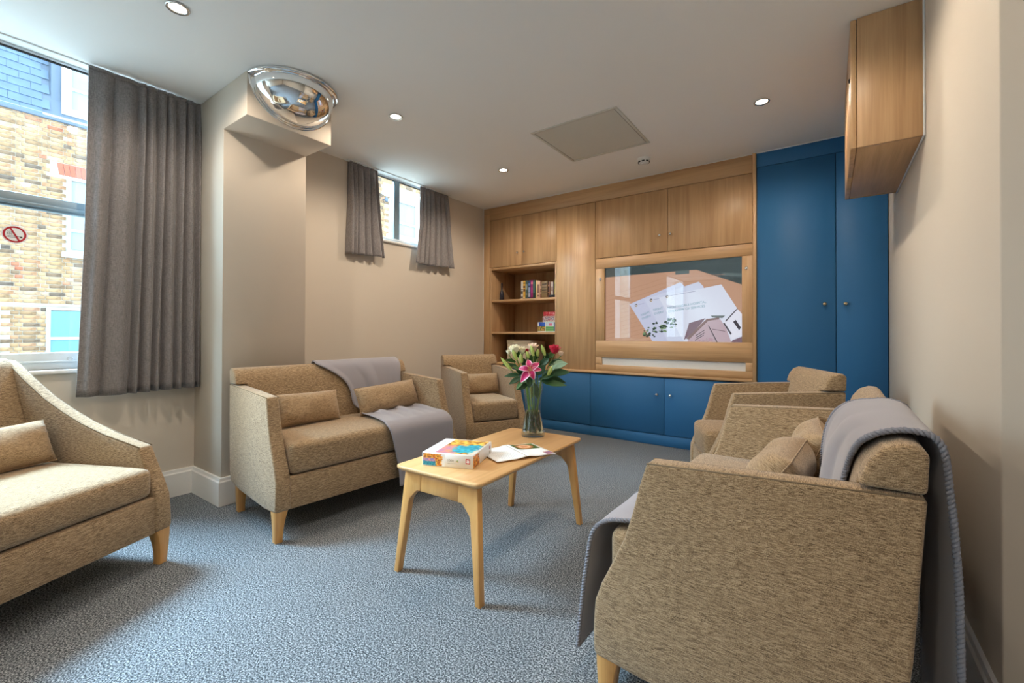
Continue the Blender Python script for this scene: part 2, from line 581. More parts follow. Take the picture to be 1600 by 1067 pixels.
def skirting(name, pts, out):
    """moulded baseboard along pts (list of xy); out = +1 offset to the right of travel"""
    prof = [(0, 0), (0.018, 0), (0.018, 0.135), (0.012, 0.142), (0.010, 0.158), (0, 0.160)]
    P = [Vector((x, y)) for x, y in pts]
    rows = []
    for i, p in enumerate(P):
        ns = []
        for a, b in ((i - 1, i), (i, i + 1)):
            if a >= 0 and b < len(P):
                d = (P[b] - P[a]).normalized(); ns.append(Vector((d.y, -d.x)) * out)
        nn = ns[0] if len(ns) == 1 else (ns[0] + ns[1]) / (1 + ns[0].dot(ns[1]))
        rows.append([(p.x + nn.x * o, p.y + nn.y * o, z) for o, z in prof])
    mb = MB()
    k = len(prof)
    vs = [[mb.bm.verts.new(v) for v in r] for r in rows]
    for A, B in zip(vs[:-1], vs[1:]):
        for j in range(k - 1):
            mb.bm.faces.new((A[j], A[j + 1], B[j + 1], B[j]))
    mb.bm.faces.new(vs[0]); mb.bm.faces.new(vs[-1][::-1])
    return struct(mb.build(name, 'white_gloss'), 'white moulded baseboard')


skirting('baseboard_left', [(XL, REAR), (XL, PY1), (PX, PY1), (PX, PY2), (XL, PY2), (XL, 3.935)], 1)
skirting('baseboard_right', [(XR, YB), (XR, 1.52)], 1)


# ------------------------------------------------------------------ windows
def window(name, w, transom=None, mull=None, label=None, rail=0.088):
    y0, y1, z0, z1 = w
    o = bpy.data.objects.new(name, None); COL.objects.link(o); o.location = (XL - 0.022, (y0 + y1) / 2, z0)
    struct(o, label)
    ox, oy, oz = o.location
    fx0, fx1 = -0.036, 0.0

    def part(nm, a, b, c, d, x0=fx0, x1=fx1, mat='frame_white', bev=0.006):
        return MB().box(x0, x1, a - oy, b - oy, c - oz, d - oz).build(nm, mat, o, bevel=bev, seg=2)
    part('head_rail', y0, y1, z1 - 0.014, z1)
    part('bottom_rail', y0, y1, z0, z0 + rail)
    part('bead', y0 + 0.05, y1 - 0.05, z0 + rail * 0.4, z0 + rail * 0.4 + 0.010, 0, 0.006, bev=0.002)
    part('stile', y0, y0 + 0.06, z0 + rail, z1 - 0.014); part('stile', y1 - 0.06, y1, z0 + rail, z1 - 0.014)
    part('gasket', y0 + 0.06, y1 - 0.06, z1 - 0.019, z1 - 0.014, -0.02, -0.004, 'gap_dark', 0)
    zb = z0 + rail
    if transom:
        t = part('transom', y0 + 0.06, y1 - 0.06, transom[0], transom[1], mat='frame_backlit')
        MB().box(0.0, 0.012, y0 + 0.06 - oy, y1 - 0.06 - oy, transom[0] + 0.012 - oz, transom[0] + 0.03 - oz).build('drip_bead', 'frame_backlit', t, bevel=0.003)
    if mull:
        part('mullion', mull[0], mull[1], zb, z1 - 0.014, mat='frame_backlit')
    MB().box(-0.022, -0.016, y0 + 0.05 - oy, y1 - 0.05 - oy, zb - 0.01 - oz, z1 - 0.008 - oz).build('pane', 'window_glass', o)
    # sill board and reveal lining
    MB().box(0.0, 0.047, y0 - 0.0 - oy, y1 - oy, -0.022, 0.0).build('sill_board', 'white_gloss', o, bevel=0.006, seg=2)
    return o


w1 = window('window_1', W1, (1.612, 1.684), None, 'tall window with a transom tinted grey as if backlit, beside the grey curtain')
MB().lathe([(0, 0), (0.013, 0), (0.013, 0.004), (0.008, 0.006), (0.006, 0.003), (0, 0.003)], seg=20).build('catch', 'frame_white', w1, smooth='auto').matrix_local = Matrix.Translation((0.0005, 0.532 - (W1[0] + W1[1]) / 2, 0.052)) @ Matrix.Rotation(PI / 2, 4, 'Y')
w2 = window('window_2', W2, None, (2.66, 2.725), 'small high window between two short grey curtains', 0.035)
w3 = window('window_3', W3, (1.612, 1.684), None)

# no-smoking sticker on the glass
sg = thing('no_smoking_sign', 'round red and white no smoking sticker on the tall window pane', 'sign', (XL - 0.0365, 0.333, 1.475))


def disc(r, x, seg=40, c=(0, 0)):
    return [(x, c[0] + r * math.cos(2 * PI * k / seg), c[1] + r * math.sin(2 * PI * k / seg)) for k in range(seg)]


MB().prism(disc(0.046, 0.0), disc(0.046, 0.0008)).build('disc', 'paper', sg)
mb = MB()
for (ra, rb) in ((0.032, 0.0395),):
    a0, a1, b0, b1 = disc(ra, 0.0009), disc(ra, 0.0016), disc(rb, 0.0009), disc(rb, 0.0016)
    for k in range(40):
        j = (k + 1) % 40
        mb.poly([a1[k], a1[j], b1[j], b1[k]], [(0, 1, 2, 3)]); mb.poly([b0[k], b0[j], b1[j], b1[k]], [(0, 1, 2, 3)]); mb.poly([a0[k], a0[j], a1[j], a1[k]], [(0, 1, 2, 3)])
mb.build('red_ring', 'sign_red', sg, weld=1e-5)


def strip(x, p, q, w, th=0.0006):
    d = (Vector(q) - Vector(p)).normalized(); n = Vector((-d.y, d.x)) * w / 2
    P = [Vector(p) + n, Vector(p) - n, Vector(q) - n, Vector(q) + n]
    return [(x, v.x, v.y) for v in P], [(x + th, v.x, v.y) for v in P]


mb = MB(); mb.prism(*strip(0.0018, (-0.016, 0.032), (0.016, -0.032), 0.0065)); mb.build('red_slash', 'sign_red', sg)
mb = MB()
for a in (-0.0145, -0.0085):
    mb.prism(*strip(0.0009, (-0.022, a), (0.018, a), 0.0016))
mb.prism(*strip(0.0009, (0.018, -0.0115), (0.025, -0.0115), 0.0075)); mb.prism(*strip(0.0009, (-0.022, -0.0155), (-0.022, -0.0075), 0.0016))
mb.build('cigarette', 'black', sg)
mb = MB()
pp = [(-0.022, -0.004), (-0.025, 0.003), (-0.020, 0.008), (-0.024, 0.014)]
for off in (0, 0.006, 0.012):
    for a, b in zip(pp[:-1], pp[1:]):
        mb.prism(*strip(0.0009, (a[0] + off, a[1]), (b[0] + off, b[1]), 0.0014))
mb.build('smoke', 'black', sg)


# ------------------------------------------------------------------ outside: two buildings across the yard
struct(MB().box(-14, XL - 0.3, -8, 14, -1.3, -1.2).build('yard', 'paving'), 'pale paved yard outside')


def far_window(par, y0, y1, z0, z1, sash=None, glass='dark_glass', sill=True, x=0.0, fw=0.055):
    f = MB()
    f.box(x - 0.02, x + 0.05, y0, y0 + fw, z0, z1).box(x - 0.02, x + 0.05, y1 - fw, y1, z0, z1)
    f.box(x - 0.02, x + 0.05, y0 + fw, y1 - fw, z1 - fw, z1).box(x - 0.02, x + 0.05, y0 + fw, y1 - fw, z0, z0 + fw)
    fo = f.build('window', 'stone_white', par)
    zs = [z0 + fw] + list(sash or []) + [z1 - fw]
    for a, b in zip(zs[:-1], zs[1:]):
        MB().box(x - 0.012, x + 0.008, y0 + fw, y1 - fw, a + 0.015, b - 0.015).build('pane', glass, fo)
    for s in (sash or []):
        MB().box(x - 0.012, x + 0.035, y0 + fw, y1 - fw, s - 0.025, s + 0.025).build('sash_bar', 'stone_white', fo)
    if sill:
        MB().box(x - 0.02, x + 0.12, y0 - 0.07, y1 + 0.07, z0 - 0.1, z0).build('window_sill', 'stone_white', par)
    return fo


BX = -12.3
bA = thing('brick_building', 'yellow stock brick building with slate mansard roof seen through the tall window', 'building', (BX, 1.5, -1.2))
bo = Vector((BX, 1.5, -1.2))
# openings on the facade: y0, y1, z0, z1 (world)
holes = [(1.94, 2.9, 3.52, 4.03), (1.94, 2.9, 2.55, 3.40), (1.67, 2.9, 0.2, 1.46), (-0.2, 1.0, 2.57, 4.03), (-0.2, 1.084, 0.2, 1.44)]
lw = lambda h: (h[0] - bo.y, h[1] - bo.y, h[2] - bo.z, h[3] - bo.z)
mb = MB(); mb.box(-0.4, -0.013, -6, 5, 0, 6.42); mb.build('wall', 'mortar', bA)
far_window(bA, *lw((1.94, 2.9, 2.55, 4.05)), sash=[4.2, 4.72], glass='net_curtain')
far_window(bA, *lw((1.67, 2.9, 0.2, 1.46)), sash=[2.05])
far_window(bA, *lw((-0.2, 1.0, 2.57, 4.03)), sash=[4.5], glass='net_curtain')
far_window(bA, *lw((-0.2, 1.084, 0.2, 1.44)), sash=[2.0], sill=False)
MB().box(-0.08, 0.012, -6, 5, 1.475 + 1.2, 1.525 + 1.2).build('stone_band', 'mortar', bA)
for k in range(14):
    y = 1.80 + k * 0.0825 - bo.y
    MB().hexa([(-0.08, y + 0.03, 5.28), (0.008, y + 0.03, 5.28), (0.008, y + 0.10, 5.28), (-0.08, y + 0.10, 5.28)],
              [(-0.08, y, 5.50), (0.008, y, 5.50), (0.008, y + 0.075, 5.50), (-0.08, y + 0.075, 5.50)]).build('arch_brick', 'red_brick', bA)
holes2 = holes + [(1.78, 2.99, 4.03, 4.31), (-6, 6, 1.47, 1.53)]
brick_meshes = {}


def brick_mesh(L):
    if L not in brick_meshes:
        mb = MB(); mb.box(-0.06, 0.0, 0, L, 0, 0.064)
        o = mb.build('brick', 'brick', bevel=0.004, seg=1)
        brick_meshes[L] = o.data
        bpy.data.objects.remove(o)
    return brick_meshes[L]


near, rest = [], []
zc, row = -1.19, 0
while zc < 5.1:
    y = -4.4 - (row % 2) * 0.16
    k = 0
    while y < 6.4:
        L = 0.215 if (k + row) % 2 == 0 else 0.1025
        yc, zz = y + L / 2, zc + 0.032
        if not any(h[0] - 0.02 < yc < h[1] + 0.02 and h[2] - 0.02 < zz < h[3] + 0.02 for h in holes2):
            inview = 1.02 < yc < 2.42 and 0.45 < zz < 5.2
            d = (Vector((BX, yc, zz)) - Vector((0, 0, 1))).length
            (near if inview else rest).append((d, y, zc, L))
        y += L + 0.011; k += 1
    zc += 0.0755; row += 1
near.sort(key=lambda q: (-q[3] > -0.2, q[0]))
rest += near[300:]
near = near[:300]
for d, y, z, L in near:
    b = bpy.data.objects.new('brick', brick_mesh(L)); COL.objects.link(b); b.parent = bA
    b.location = (random.uniform(-0.004, 0.006), y - bo.y, z - bo.z)
mb = MB()
for d, y, z, L in rest:
    xo = random.uniform(-0.004, 0.006)
    mb.box(-0.06 + xo, xo, y - bo.y, y - bo.y + L, z - bo.z, z - bo.z + 0.064)
bs = mb.build('brickwork', 'brick_islands', bA); bs['kind'] = 'stuff'
# mansard: steep slate slope, lead gutter, dormer
MB().box(-0.35, 0.05, -6, 5, 6.30, 6.36).build('gutter', 'lead', bA, bevel=0.01)


def slope(yl, t):     # point on the roof slope, t metres up it
    return Vector((-0.02 - 0.24 * t, yl, 6.36 + 0.97 * t))


MB().poly([slope(-6, 0), slope(5, 0), slope(5, 2.4), slope(-6, 2.4), Vector((-2.5, -6, 8.8)), Vector((-2.5, 5, 8.8))], [(0, 1, 2, 3), (3, 2, 5, 4)]).build('roof', 'lead', bA)
nrm = Vector((0.97, 0, 0.24)).normalized()
rest_s = MB()
cnt = 0
for r_ in range(13):
    y = -5.9 + (r_ % 2) * 0.15
    while y < 4.7:
        if not (1.72 - bo.y < y + 0.15 < 3.0 - bo.y):
            t0, t1 = r_ * 0.165 - 0.02, r_ * 0.165 + 0.19
            j = random.uniform(-0.006, 0.006)
            ya, yb = y + 0.003, y + 0.297
            if y + 0.3 > 1.72 - bo.y > y:
                yb = 1.70 - bo.y
            bot = [slope(ya, t0 + j) + nrm * 0.012, slope(yb, t0 + j) + nrm * 0.012, slope(yb, t0 + j) + nrm * 0.026, slope(ya, t0 + j) + nrm * 0.026]
            top = [slope(ya, t1) + nrm * 0.002, slope(yb, t1) + nrm * 0.002, slope(yb, t1) + nrm * 0.008, slope(ya, t1) + nrm * 0.008]
            if -0.9 < y < 0.3 and r_ < 9:
                MB().hexa(bot, top).build('slate', 'slate', bA); cnt += 1
            else:
                rest_s.hexa(bot, top)
        y += 0.3
so = rest_s.build('slating', 'slate', bA); so['kind'] = 'stuff'
dm = MB(); dm.box(-0.6, -0.12, 1.72 - bo.y, 1.86 - bo.y, 6.40, 8.2); dm.build('dormer_cheek', 'lead', bA)
far_window(bA, 1.86 - bo.y, 3.0 - bo.y, 6.5, 8.0, sash=[7.05], glass='net_curtain', sill=False, x=-0.08, fw=0.14)

BX2 = -9.0
bB = thing('brick_building', 'brick building with white window surround seen through the small high window', 'building', (BX2, 7.6, -1.2))
b2 = Vector((BX2, 7.6, -1.2))
MB().box(-0.4, -0.012, -1.6, 3.4, 0, 7.4).build('wall', 'mortar', bB)
mb = MB()
zc, row = 1.4, 0
while zc < 6.1:
    y = 6.05 - (row % 2) * 0.16
    k = 0
    while y < 10.9:
        L = 0.215 if (k + row) % 2 == 0 else 0.1025
        yc = y + L / 2
        if not (7.17 < yc < 8.1 and 3.42 < zc < 4.4) and not (6.98 < yc < 8.3 and 4.36 < zc < 4.66):
            mb.box(-0.05, random.uniform(-0.004, 0.006), y - b2.y, y - b2.y + L, zc - b2.z, zc - b2.z + 0.064)
        y += L + 0.011; k += 1
    zc += 0.0755; row += 1
bs = mb.build('brickwork', 'brick_islands', bB); bs['kind'] = 'stuff'
far_window(bB, 7.18 - b2.y, 8.08 - b2.y, 3.45 - b2.z, 4.36 - b2.z, sash=[3.80 - b2.z], glass='net_curtain', fw=0.035)
MB().box(-0.05, 0.02, 6.99 - b2.y, 8.28 - b2.y, 4.385 - b2.z, 4.65 - b2.z).build('lintel', 'stone_white', bB)
mb = MB(); mb.tube([(0.0, 7.0 - b2.y, 4.27 - b2.z), (0.12, 7.0 - b2.y, 4.27 - b2.z)], 0.012); mb.lathe([(0, -0.05), (0.04, -0.045), (0.045, 0.03), (0.03, 0.05), (0, 0.05)], (0.14, 7.0 - b2.y, 4.25 - b2.z), 10)
mb.build('wall_lamp', 'lead', bB, smooth='auto')

# ------------------------------------------------------------------ ceiling fittings
GX, GY = (-2.30, -0.334), (0.70, 1.89, 3.062)
emis('lamp_glow', (1.0, 0.86, 0.68), 14.0)


def make_downlight():
    t = thing('downlight', '', 'light', (0, 0, H), 0, 'recessed ceiling downlights')
    MB().lathe([(0.031, -0.001), (0.043, -0.001), (0.045, -0.004), (0.043, -0.007), (0.034, -0.006), (0.031, -0.003)], seg=28, closed=True).build('trim_ring', 'steel', t, smooth=True)
    MB().lathe([(0.0, -0.0015), (0.031, -0.0015), (0.031, -0.003), (0.02, -0.0045), (0, -0.005)], seg=24).build('lamp', 'lamp_glow', t, smooth=True)
    return t


dl_labels = {(0, 0): 'recessed ceiling downlight nearest the tall window, at the top of the picture',
             (0, 1): 'recessed ceiling downlight between the domed mirror and the ceiling hatch',
             (0, 2): 'recessed ceiling downlight beyond the small window, near the bookcase',
             (1, 2): 'recessed ceiling downlight in front of the tall blue cupboard',
             (1, 0): 'recessed ceiling downlight over the foreground, outside the picture',
             (1, 1): 'recessed ceiling downlight over the right hand sofa, outside the picture'}
proto = make_downlight()
first = True
for ix, x in enumerate(GX):
    for iy, y in enumerate(GY):
        o = proto if first else copy_tree(proto)
        first = False
        o.location = (x, y, H)
        o['label'] = dl_labels[(ix, iy)]
        lamp('downlight_beam', 'SPOT', (x, y, H - 0.012), SPOT * (1.1, 0.85)[ix], (1.0, 0.85, 0.68), spot_size=math.radians(164), spot_blend=0.5, shadow_soft_size=0.03)
for y in (-0.9, -2.3, -3.7):
    for x in (-2.3, -0.334, 1.2):
        lamp('downlight_beam', 'SPOT', (x, y, H - 0.012), SPOT * (0.9 if x > 1 else 0.6), (1.0, 0.86, 0.70), spot_size=math.radians(150), spot_blend=0.6, shadow_soft_size=0.03)

h = thing('access_hatch', 'square ceiling access panel with a thin beaded frame', 'hatch', (-1.397, 2.923, H))
fr = MB()
a, b = 0.321, 0.300
for s in (-1, 1):
    fr.box(-a, a, s * a if s < 0 else b, -b if s < 0 else a, -0.006, 0)
    fr.box(s * a if s < 0 else b, -b if s < 0 else a, -b, b, -0.006, 0)
fr.build('frame', 'hatch_paint', h, bevel=0.002, seg=1)
MB().box(-b + 0.004, b - 0.004, -b + 0.004, b - 0.004, -0.003, 0).build('panel', 'hatch_paint', h)
MB().box(-b, b, -b, b, -0.0012, 0).build('shadow_gap', 'seam', h)

sd = thing('smoke_detector', 'small white round smoke detector on the ceiling', 'detector', (-1.223, 3.525, H))
MB().lathe([(0, 0), (0.052, 0), (0.052, -0.008), (0.048, -0.012), (0, -0.012)], seg=28).build('base', 'white_plastic', sd, smooth='auto')
MB().lathe([(0, -0.012), (0.045, -0.012), (0.044, -0.030), (0.038, -0.036), (0, -0.036)], seg=28).build('body', 'white_plastic', sd, smooth='auto')
for k in range(8):
    a = 2 * PI * k / 8 + 0.2
    MB().box(0.0405, 0.0455, -0.011, 0.011, -0.0335, -0.024).build('vent_slot', 'black', sd).rotation_euler = (0, 0, a)
MB().lathe([(0, -0.036), (0.022, -0.036), (0.019, -0.044), (0, -0.046)], seg=20).build('sensor_cap', 'white_plastic', sd, smooth='auto')

# half-dome mirror on the boxed-out pier head
md = thing('dome_mirror', 'silver half dome convex mirror on the boxed out pier head', 'mirror', (SX, (PY1 + PY2) / 2, H))


def dome(u, v):
    a = -PI / 2 + PI * u            # round the ceiling plane
    e = v * PI / 2
    r = math.cos(e)
    return (max(0.0, 0.222 * r * math.cos(a)) + 0.002, 0.222 * r * math.sin(a), -0.022 - 0.182 * math.sin(e))


mb = MB(); mb.grid(dome, 48, 24); mb.build('dome', 'mirror', md, smooth=True, weld=1e-5)
mb = MB()
N = 48
prof = [(0.220, -0.022), (0.238, -0.020), (0.247, -0.014), (0.249, -0.002), (0.240, 0.0), (0.220, 0.0)]
mb.grid(lambda u, v: ((lambda a, p: (max(0.0005, p[0] * math.cos(a)), p[0] * math.sin(a), p[1]))(-PI / 2 + PI * u, prof[int(round(v * 5))])), N, 5)
mb.build('rim', 'chrome', md, smooth=True)
mb = MB()
pr2 = [(1.0, 0.004), (1.05, 0.006), (1.09, 0.004), (1.09, 0.0)]
mb.grid(lambda u, v: ((lambda a, p: (p[1], 0.222 * p[0] * math.cos(a), min(-0.006, -0.022 - 0.182 * p[0] * math.sin(a))))(PI * u, pr2[int(round(v * 3))])), N, 3)
mb.build('wall_flange', 'chrome', md, smooth=True)


# ------------------------------------------------------------------ curtains
def curtain(name, label, y_top, y_bot, z_top, z_bot, folds, flat, amp, x0, flare, group=None, ret=False, seed=0):
    t = thing(name, label, 'curtain', (XL, y_top[0], z_top), 0, group)
    rnd = random.Random(seed)
    ph = [rnd.uniform(-0.4, 0.4) for _ in range(12)]

    def fn(s, v):
        y = lerp(lerp(y_top[0], y_bot[0], v ** 1.15), lerp(y_top[1], y_bot[1], v ** 1.15), s)
        q = max(0.0, (s - flat) / (1 - flat))
        env = smoothstep(0.0, 0.10, s) * (0.55 + 0.45 * smoothstep(flat - 0.15, flat + 0.08, s))
        p = 2 * PI * (folds * q ** 0.92) + 0.7 * math.sin(5 * s + ph[0]) + 0.25 * math.sin(3 * v + 7 * s + ph[1])
        if s < flat:
            p = 2 * PI * 2.0 * (s / flat) + 0.5 * ph[2] + 0.8 * v
        w = 2.3 * abs(math.sin(p / 2)) ** 0.75 - 1.1 + 0.12 * math.sin(2 * p + ph[3])
        if s < flat:
            w *= 1.25
        x = x0 + flare * v + amp * env * (0.30 + 0.55 * smoothstep(0, 0.15, v) + 0.3 * v) * w
        x += 0.012 * math.sin(3.0 * v + 4 * s + ph[4]) * v
        x += 0.010 * math.exp(-((v - 0.5) / 0.12) ** 2) * math.sin(9 * s + 2 * v) * (1 if s < flat else 0.3)
        if ret and s < 0.10:
            x = lerp(0.004, x, smoothstep(0, 0.10, s)); y = lerp(y_top[0], y_bot[0], v) + 0.016 * (s / 0.10)
        x = max(0.008, x)
        y += 0.006 * math.sin(p * 0.5 + 2.2 * v)
        z = lerp(z_top, z_bot, v) - (0.004 * math.sin(6 * s + ph[5])) * v
        return (x, y - y_top[0], z - z_top)
    nv = 40
    mb = MB(); mb.grid(fn, 110, nv); mb.build('cloth', 'curtain', t, smooth=True, solid=0.003)
    mb = MB(); mb.grid(lambda s, v: (lambda p: (p[0] + 0.0008, p[1], p[2]))(fn(s, 0.950 + v * 0.002)), 110, 1); mb.build('hem_stitching', 'curtain', t, smooth=True, solid=0.0024)
    mb = MB(); mb.grid(lambda s, v: (lambda p: (p[0] + 0.0005, p[1], p[2]))(fn(s, v * 0.012)), 110, 1); mb.build('heading_tape', 'curtain', t, smooth=True, solid=0.006)
    return t


curtain('curtain', 'long grey pleated curtain beside the tall window and the pier', (0.575, 1.078), (0.535, 1.098 - 0.02), 2.399, 0.655, 6.4, 0.42, 0.027, 0.072, -0.004, seed=3)
curtain('short_curtain', 'short grey curtain on the left of the small high window', (2.155, 2.425), (2.135, 2.475), 2.399, 1.642, 4.3, 0.12, 0.016, 0.034, 0.028, 'short curtains at the small window', ret=True, seed=5)
curtain('short_curtain', 'short grey curtain on the right of the small high window', (2.925, 3.295), (2.835, 3.345), 2.399, 1.648, 4.6, 0.22, 0.016, 0.034, 0.035, 'short curtains at the small window', seed=9)
for nm, a, b, lab in (('curtain_track', -0.74, 1.08, 'slim white curtain track on the ceiling above the tall window'), ('curtain_track', 2.14, 3.31, 'slim white curtain track on the ceiling above the small window')):
    t = thing(nm, lab, 'curtain rail', (XL + 0.05, (a + b) / 2, H))
    hl = (b - a) / 2
    MB().box(-0.011, 0.011, -hl, hl, -0.0075, 0).build('rail', 'white_plastic', t, bevel=0.002)
    for s in (-1, 1):
        MB().box(-0.013, 0.013, s * hl - 0.006, s * hl + 0.006, -0.0078, 0).build('end_stop', 'white_plastic', t, bevel=0.002)


# ------------------------------------------------------------------ fitted wall of oak and blue units
def knob(parent, x, y, z, mat='chrome', r=0.014):
    o = MB().lathe([(0, 0), (r * 0.55, 0), (r * 0.45, 0.010), (r * 0.9, 0.014), (r, 0.021), (r * 0.75, 0.027), (0, 0.029)], seg=18).build('knob', mat, parent, smooth=True)
    o.matrix_local = Matrix.Translation((x, y, z)) @ Matrix.Rotation(PI / 2, 4, 'X')
    return o


G = 0.0018       # half gap between doors
BK = WALLB


def unit(name, label, cat, x0, x1, z0):
    return thing(name, label, cat, ((x0 + x1) / 2, YB + 0.25, z0))


def lbox(t, name, mat, x0, x1, y0, y1, z0, z1, bevel=0.0015, parent=None):
    ox, oy, oz = t.location
    return MB().box(x0 - ox, x1 - ox, y0 - oy, y1 - oy, z0 - oz, z1 - oz).build(name, mat, parent or t, bevel=bevel, seg=1)


def door(t, x0, x1, z0, z1, mat, knobs=(), km='chrome', kr=0.012):
    ox, oy, oz = t.location
    d = lbox(t, 'door', mat, x0 + G, x1 - G, YB, YB + 0.02, z0 + G, z1 - G)
    for kx, kz in knobs:
        knob(d, kx - ox, YB - oy, kz - oz, km, kr)
    return d


# bookcase unit
bc = unit('bookcase', 'oak bookcase cupboard with two top doors and open shelves', 'bookcase', -3.2295, -2.267, 0.632)
lbox(bc, 'filler_strip', 'oak_z', -3.225, -3.142, YB, YB + 0.02, 0.632, 2.335)
door(bc, -3.142, -2.699, 1.722, 2.258, 'oak_z', [(-2.745, 1.858)])
door(bc, -2.699, -2.267, 1.722, 2.258, 'oak_z', [(-2.657, 1.860)])
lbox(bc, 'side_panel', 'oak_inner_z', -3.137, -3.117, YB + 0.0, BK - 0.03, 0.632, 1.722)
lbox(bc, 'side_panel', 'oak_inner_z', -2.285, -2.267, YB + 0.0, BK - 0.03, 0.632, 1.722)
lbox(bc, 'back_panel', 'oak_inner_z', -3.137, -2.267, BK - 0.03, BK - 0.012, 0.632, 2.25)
lbox(bc, 'head_rail', 'oak_x', -3.117, -2.285, YB + 0.0, BK - 0.03, 1.694, 1.7195)
lbox(bc, 'carcass', 'gap_dark', -3.142, -2.268, YB + 0.021, BK - 0.03, 1.723, 2.25)
lbox(bc, 'shelf', 'oak_x', -3.1165, -2.2855, YB + 0.008, BK - 0.03, 1.333, 1.358)
lbox(bc, 'shelf', 'oak_x', -3.1165, -2.2855, YB + 0.008, BK - 0.03, 0.975, 1.0)
lbox(bc, 'bottom_panel', 'oak_x', -3.1165, -2.2855, YB + 0.004, BK - 0.03, 0.633, 0.655)
# tall plain oak panel
tp = unit('tall_oak_cupboard', 'tall plain oak cupboard front between the bookcase and the screen cabinet', 'cupboard', -2.267, -1.8325, 0.632)
lbox(tp, 'face_panel', 'oak_z', -2.267 + G, -1.836, YB, YB + 0.02, 0.632, 2.258 - G)
lbox(tp, 'carcass', 'gap_dark', -2.262, -1.84, YB + 0.021, BK - 0.01, 0.634, 2.255)
# overhead cupboard
oc = unit('overhead_cupboard', 'oak overhead cupboard with two doors above the wall screen', 'cupboard', -1.836, -0.492, 1.704)
door(oc, -1.834, -1.151, 1.706, 2.258, 'oak_z', [(-1.215, 1.853)])
door(oc, -1.151, -0.493, 1.706, 2.258, 'oak_z', [(-1.124, 1.853)])
lbox(oc, 'carcass', 'gap_dark', -1.832, -0.495, YB + 0.021, BK - 0.01, 1.710, 2.255)
# fascia, end panel and ledge
fa = unit('oak_fascia', 'long oak fascia board under the ceiling above the oak doors', 'fascia', -3.2295, -0.4925, 2.258)
lbox(fa, 'board', 'oak_x', -3.1405, -0.4935, YB, YB + 0.02, 2.260, 2.401)
lbox(fa, 'end_block', 'oak_x', -3.2252, -3.1415, YB, YB + 0.02, 2.337, 2.401)
lbox(fa, 'scribe_bead', 'white_gloss', -3.2255, -0.4935, YB - 0.003, YB + 0.01, 2.401, 2.4065, 0.0008)
ep = unit('oak_end_panel', 'narrow upright oak end panel beside the tall blue cupboard', 'panel', -0.492, -0.4655, 0)
lbox(ep, 'board', 'oak_z', -0.492, -0.4665, YB - 0.012, BK - 0.005, 0.606, 2.406)
st = unit('scribe_strip', 'thin white scribe strip where the oak units meet the cream wall', 'trim', XL, XL + 0.006, 0)
lbox(st, 'strip', 'white_gloss', XL + 0.0005, XL + 0.006, YB - 0.004, YB + 0.02, 0.632, 2.406)
le = unit('oak_ledge', 'narrow oak ledge along the top of the low blue cupboards', 'ledge', -3.2295, -0.466, 0.606)
lbox(le, 'ledge_board', 'oak_x', -3.2295, -0.493, YB - 0.014, BK - 0.005, 0.606, 0.6305, 0.004)

# cabinet that frames the screen
tv = unit('screen_cabinet', 'oak framed cabinet front around the wall screen with a pale slot below', 'cabinet', -1.834, -0.492, 0.632)
x0, x1, z0, z1 = -1.8325, -0.4935, 0.633, 1.7025
sx0, sx1, sz0, sz1 = -1.741, -0.569, 0.919, 1.607
lx0, lx1, lz0, lz1 = -1.770, -0.543, 0.690, 0.760
lbox(tv, 'top_rail', 'oak_x', x0, x1, YB, YB + 0.022, sz1, z1)
lbox(tv, 'middle_rail', 'oak_x', x0, x1, YB, YB + 0.022, lz1, sz0)
lbox(tv, 'bottom_rail', 'oak_x', x0, x1, YB, YB + 0.022, z0, lz0)
lbox(tv, 'stile', 'oak_z', x0, sx0, YB, YB + 0.022, sz0, sz1); lbox(tv, 'stile', 'oak_z', sx1, x1, YB, YB + 0.022, sz0, sz1)
lbox(tv, 'slot_end', 'oak_x', x0, lx0, YB, YB + 0.022, lz0, lz1); lbox(tv, 'slot_end', 'oak_x', lx1, x1, YB, YB + 0.022, lz0, lz1)
m, n, l = new_mat('mesh_cloth')
out = n.new('ShaderNodeOutputMaterial'); b_ = n.new('ShaderNodeBsdfPrincipled'); l.new(b_.outputs[0], out.inputs[0])
tc = n.new('ShaderNodeTexCoord'); ck = n.new('ShaderNodeTexChecker'); ck.inputs['Scale'].default_value = 260
ck.inputs[1].default_value = (0.80, 0.79, 0.76, 1); ck.inputs[2].default_value = (0.60, 0.60, 0.60, 1)
l.new(tc.outputs['Object'], ck.inputs['Vector']); l.new(ck.outputs[0], b_.inputs['Base Color']); b_.inputs['Roughness'].default_value = 0.8
lbox(tv, 'speaker_cloth', 'mesh_cloth', lx0 - 0.01, lx1 + 0.01, YB + 0.016, YB + 0.0215, lz0 - 0.01, lz1 + 0.01, 0)
lbox(tv, 'carcass', 'gap_dark', x0 + 0.002, x1 - 0.002, YB + 0.12, BK - 0.01, z0 + 0.005, z1 - 0.005, 0)
for kx, kz in ((-1.782, 1.504), (-0.536, 1.509)):
    o = MB().lathe([(0, 0), (0.011, 0), (0.011, 0.005), (0.008, 0.007), (0, 0.007)], seg=16).build('lock', 'chrome', tv, smooth='auto')
    o.matrix_local = Matrix.Translation((kx - tv.location.x, YB - tv.location.y, kz - tv.location.z)) @ Matrix.Rotation(PI / 2, 4, 'X')
lbox(tv, 'cover_glass', 'screen_glass', sx0 - 0.008, sx1 + 0.008, YB + 0.0225, YB + 0.0265, sz0 - 0.008, sz1 + 0.008, 0)

# the screen itself with its lit picture
SC = thing('wall_screen', 'wall screen showing fanned white hospital brochures on a wooden desk', 'television', (-1.155, YB + 0.06, 0.90))
MB().box(-0.62, 0.62, -0.006, 0.05, -0.01, 0.74).build('casing', 'black', SC, bevel=0.004)
ES = 0.60


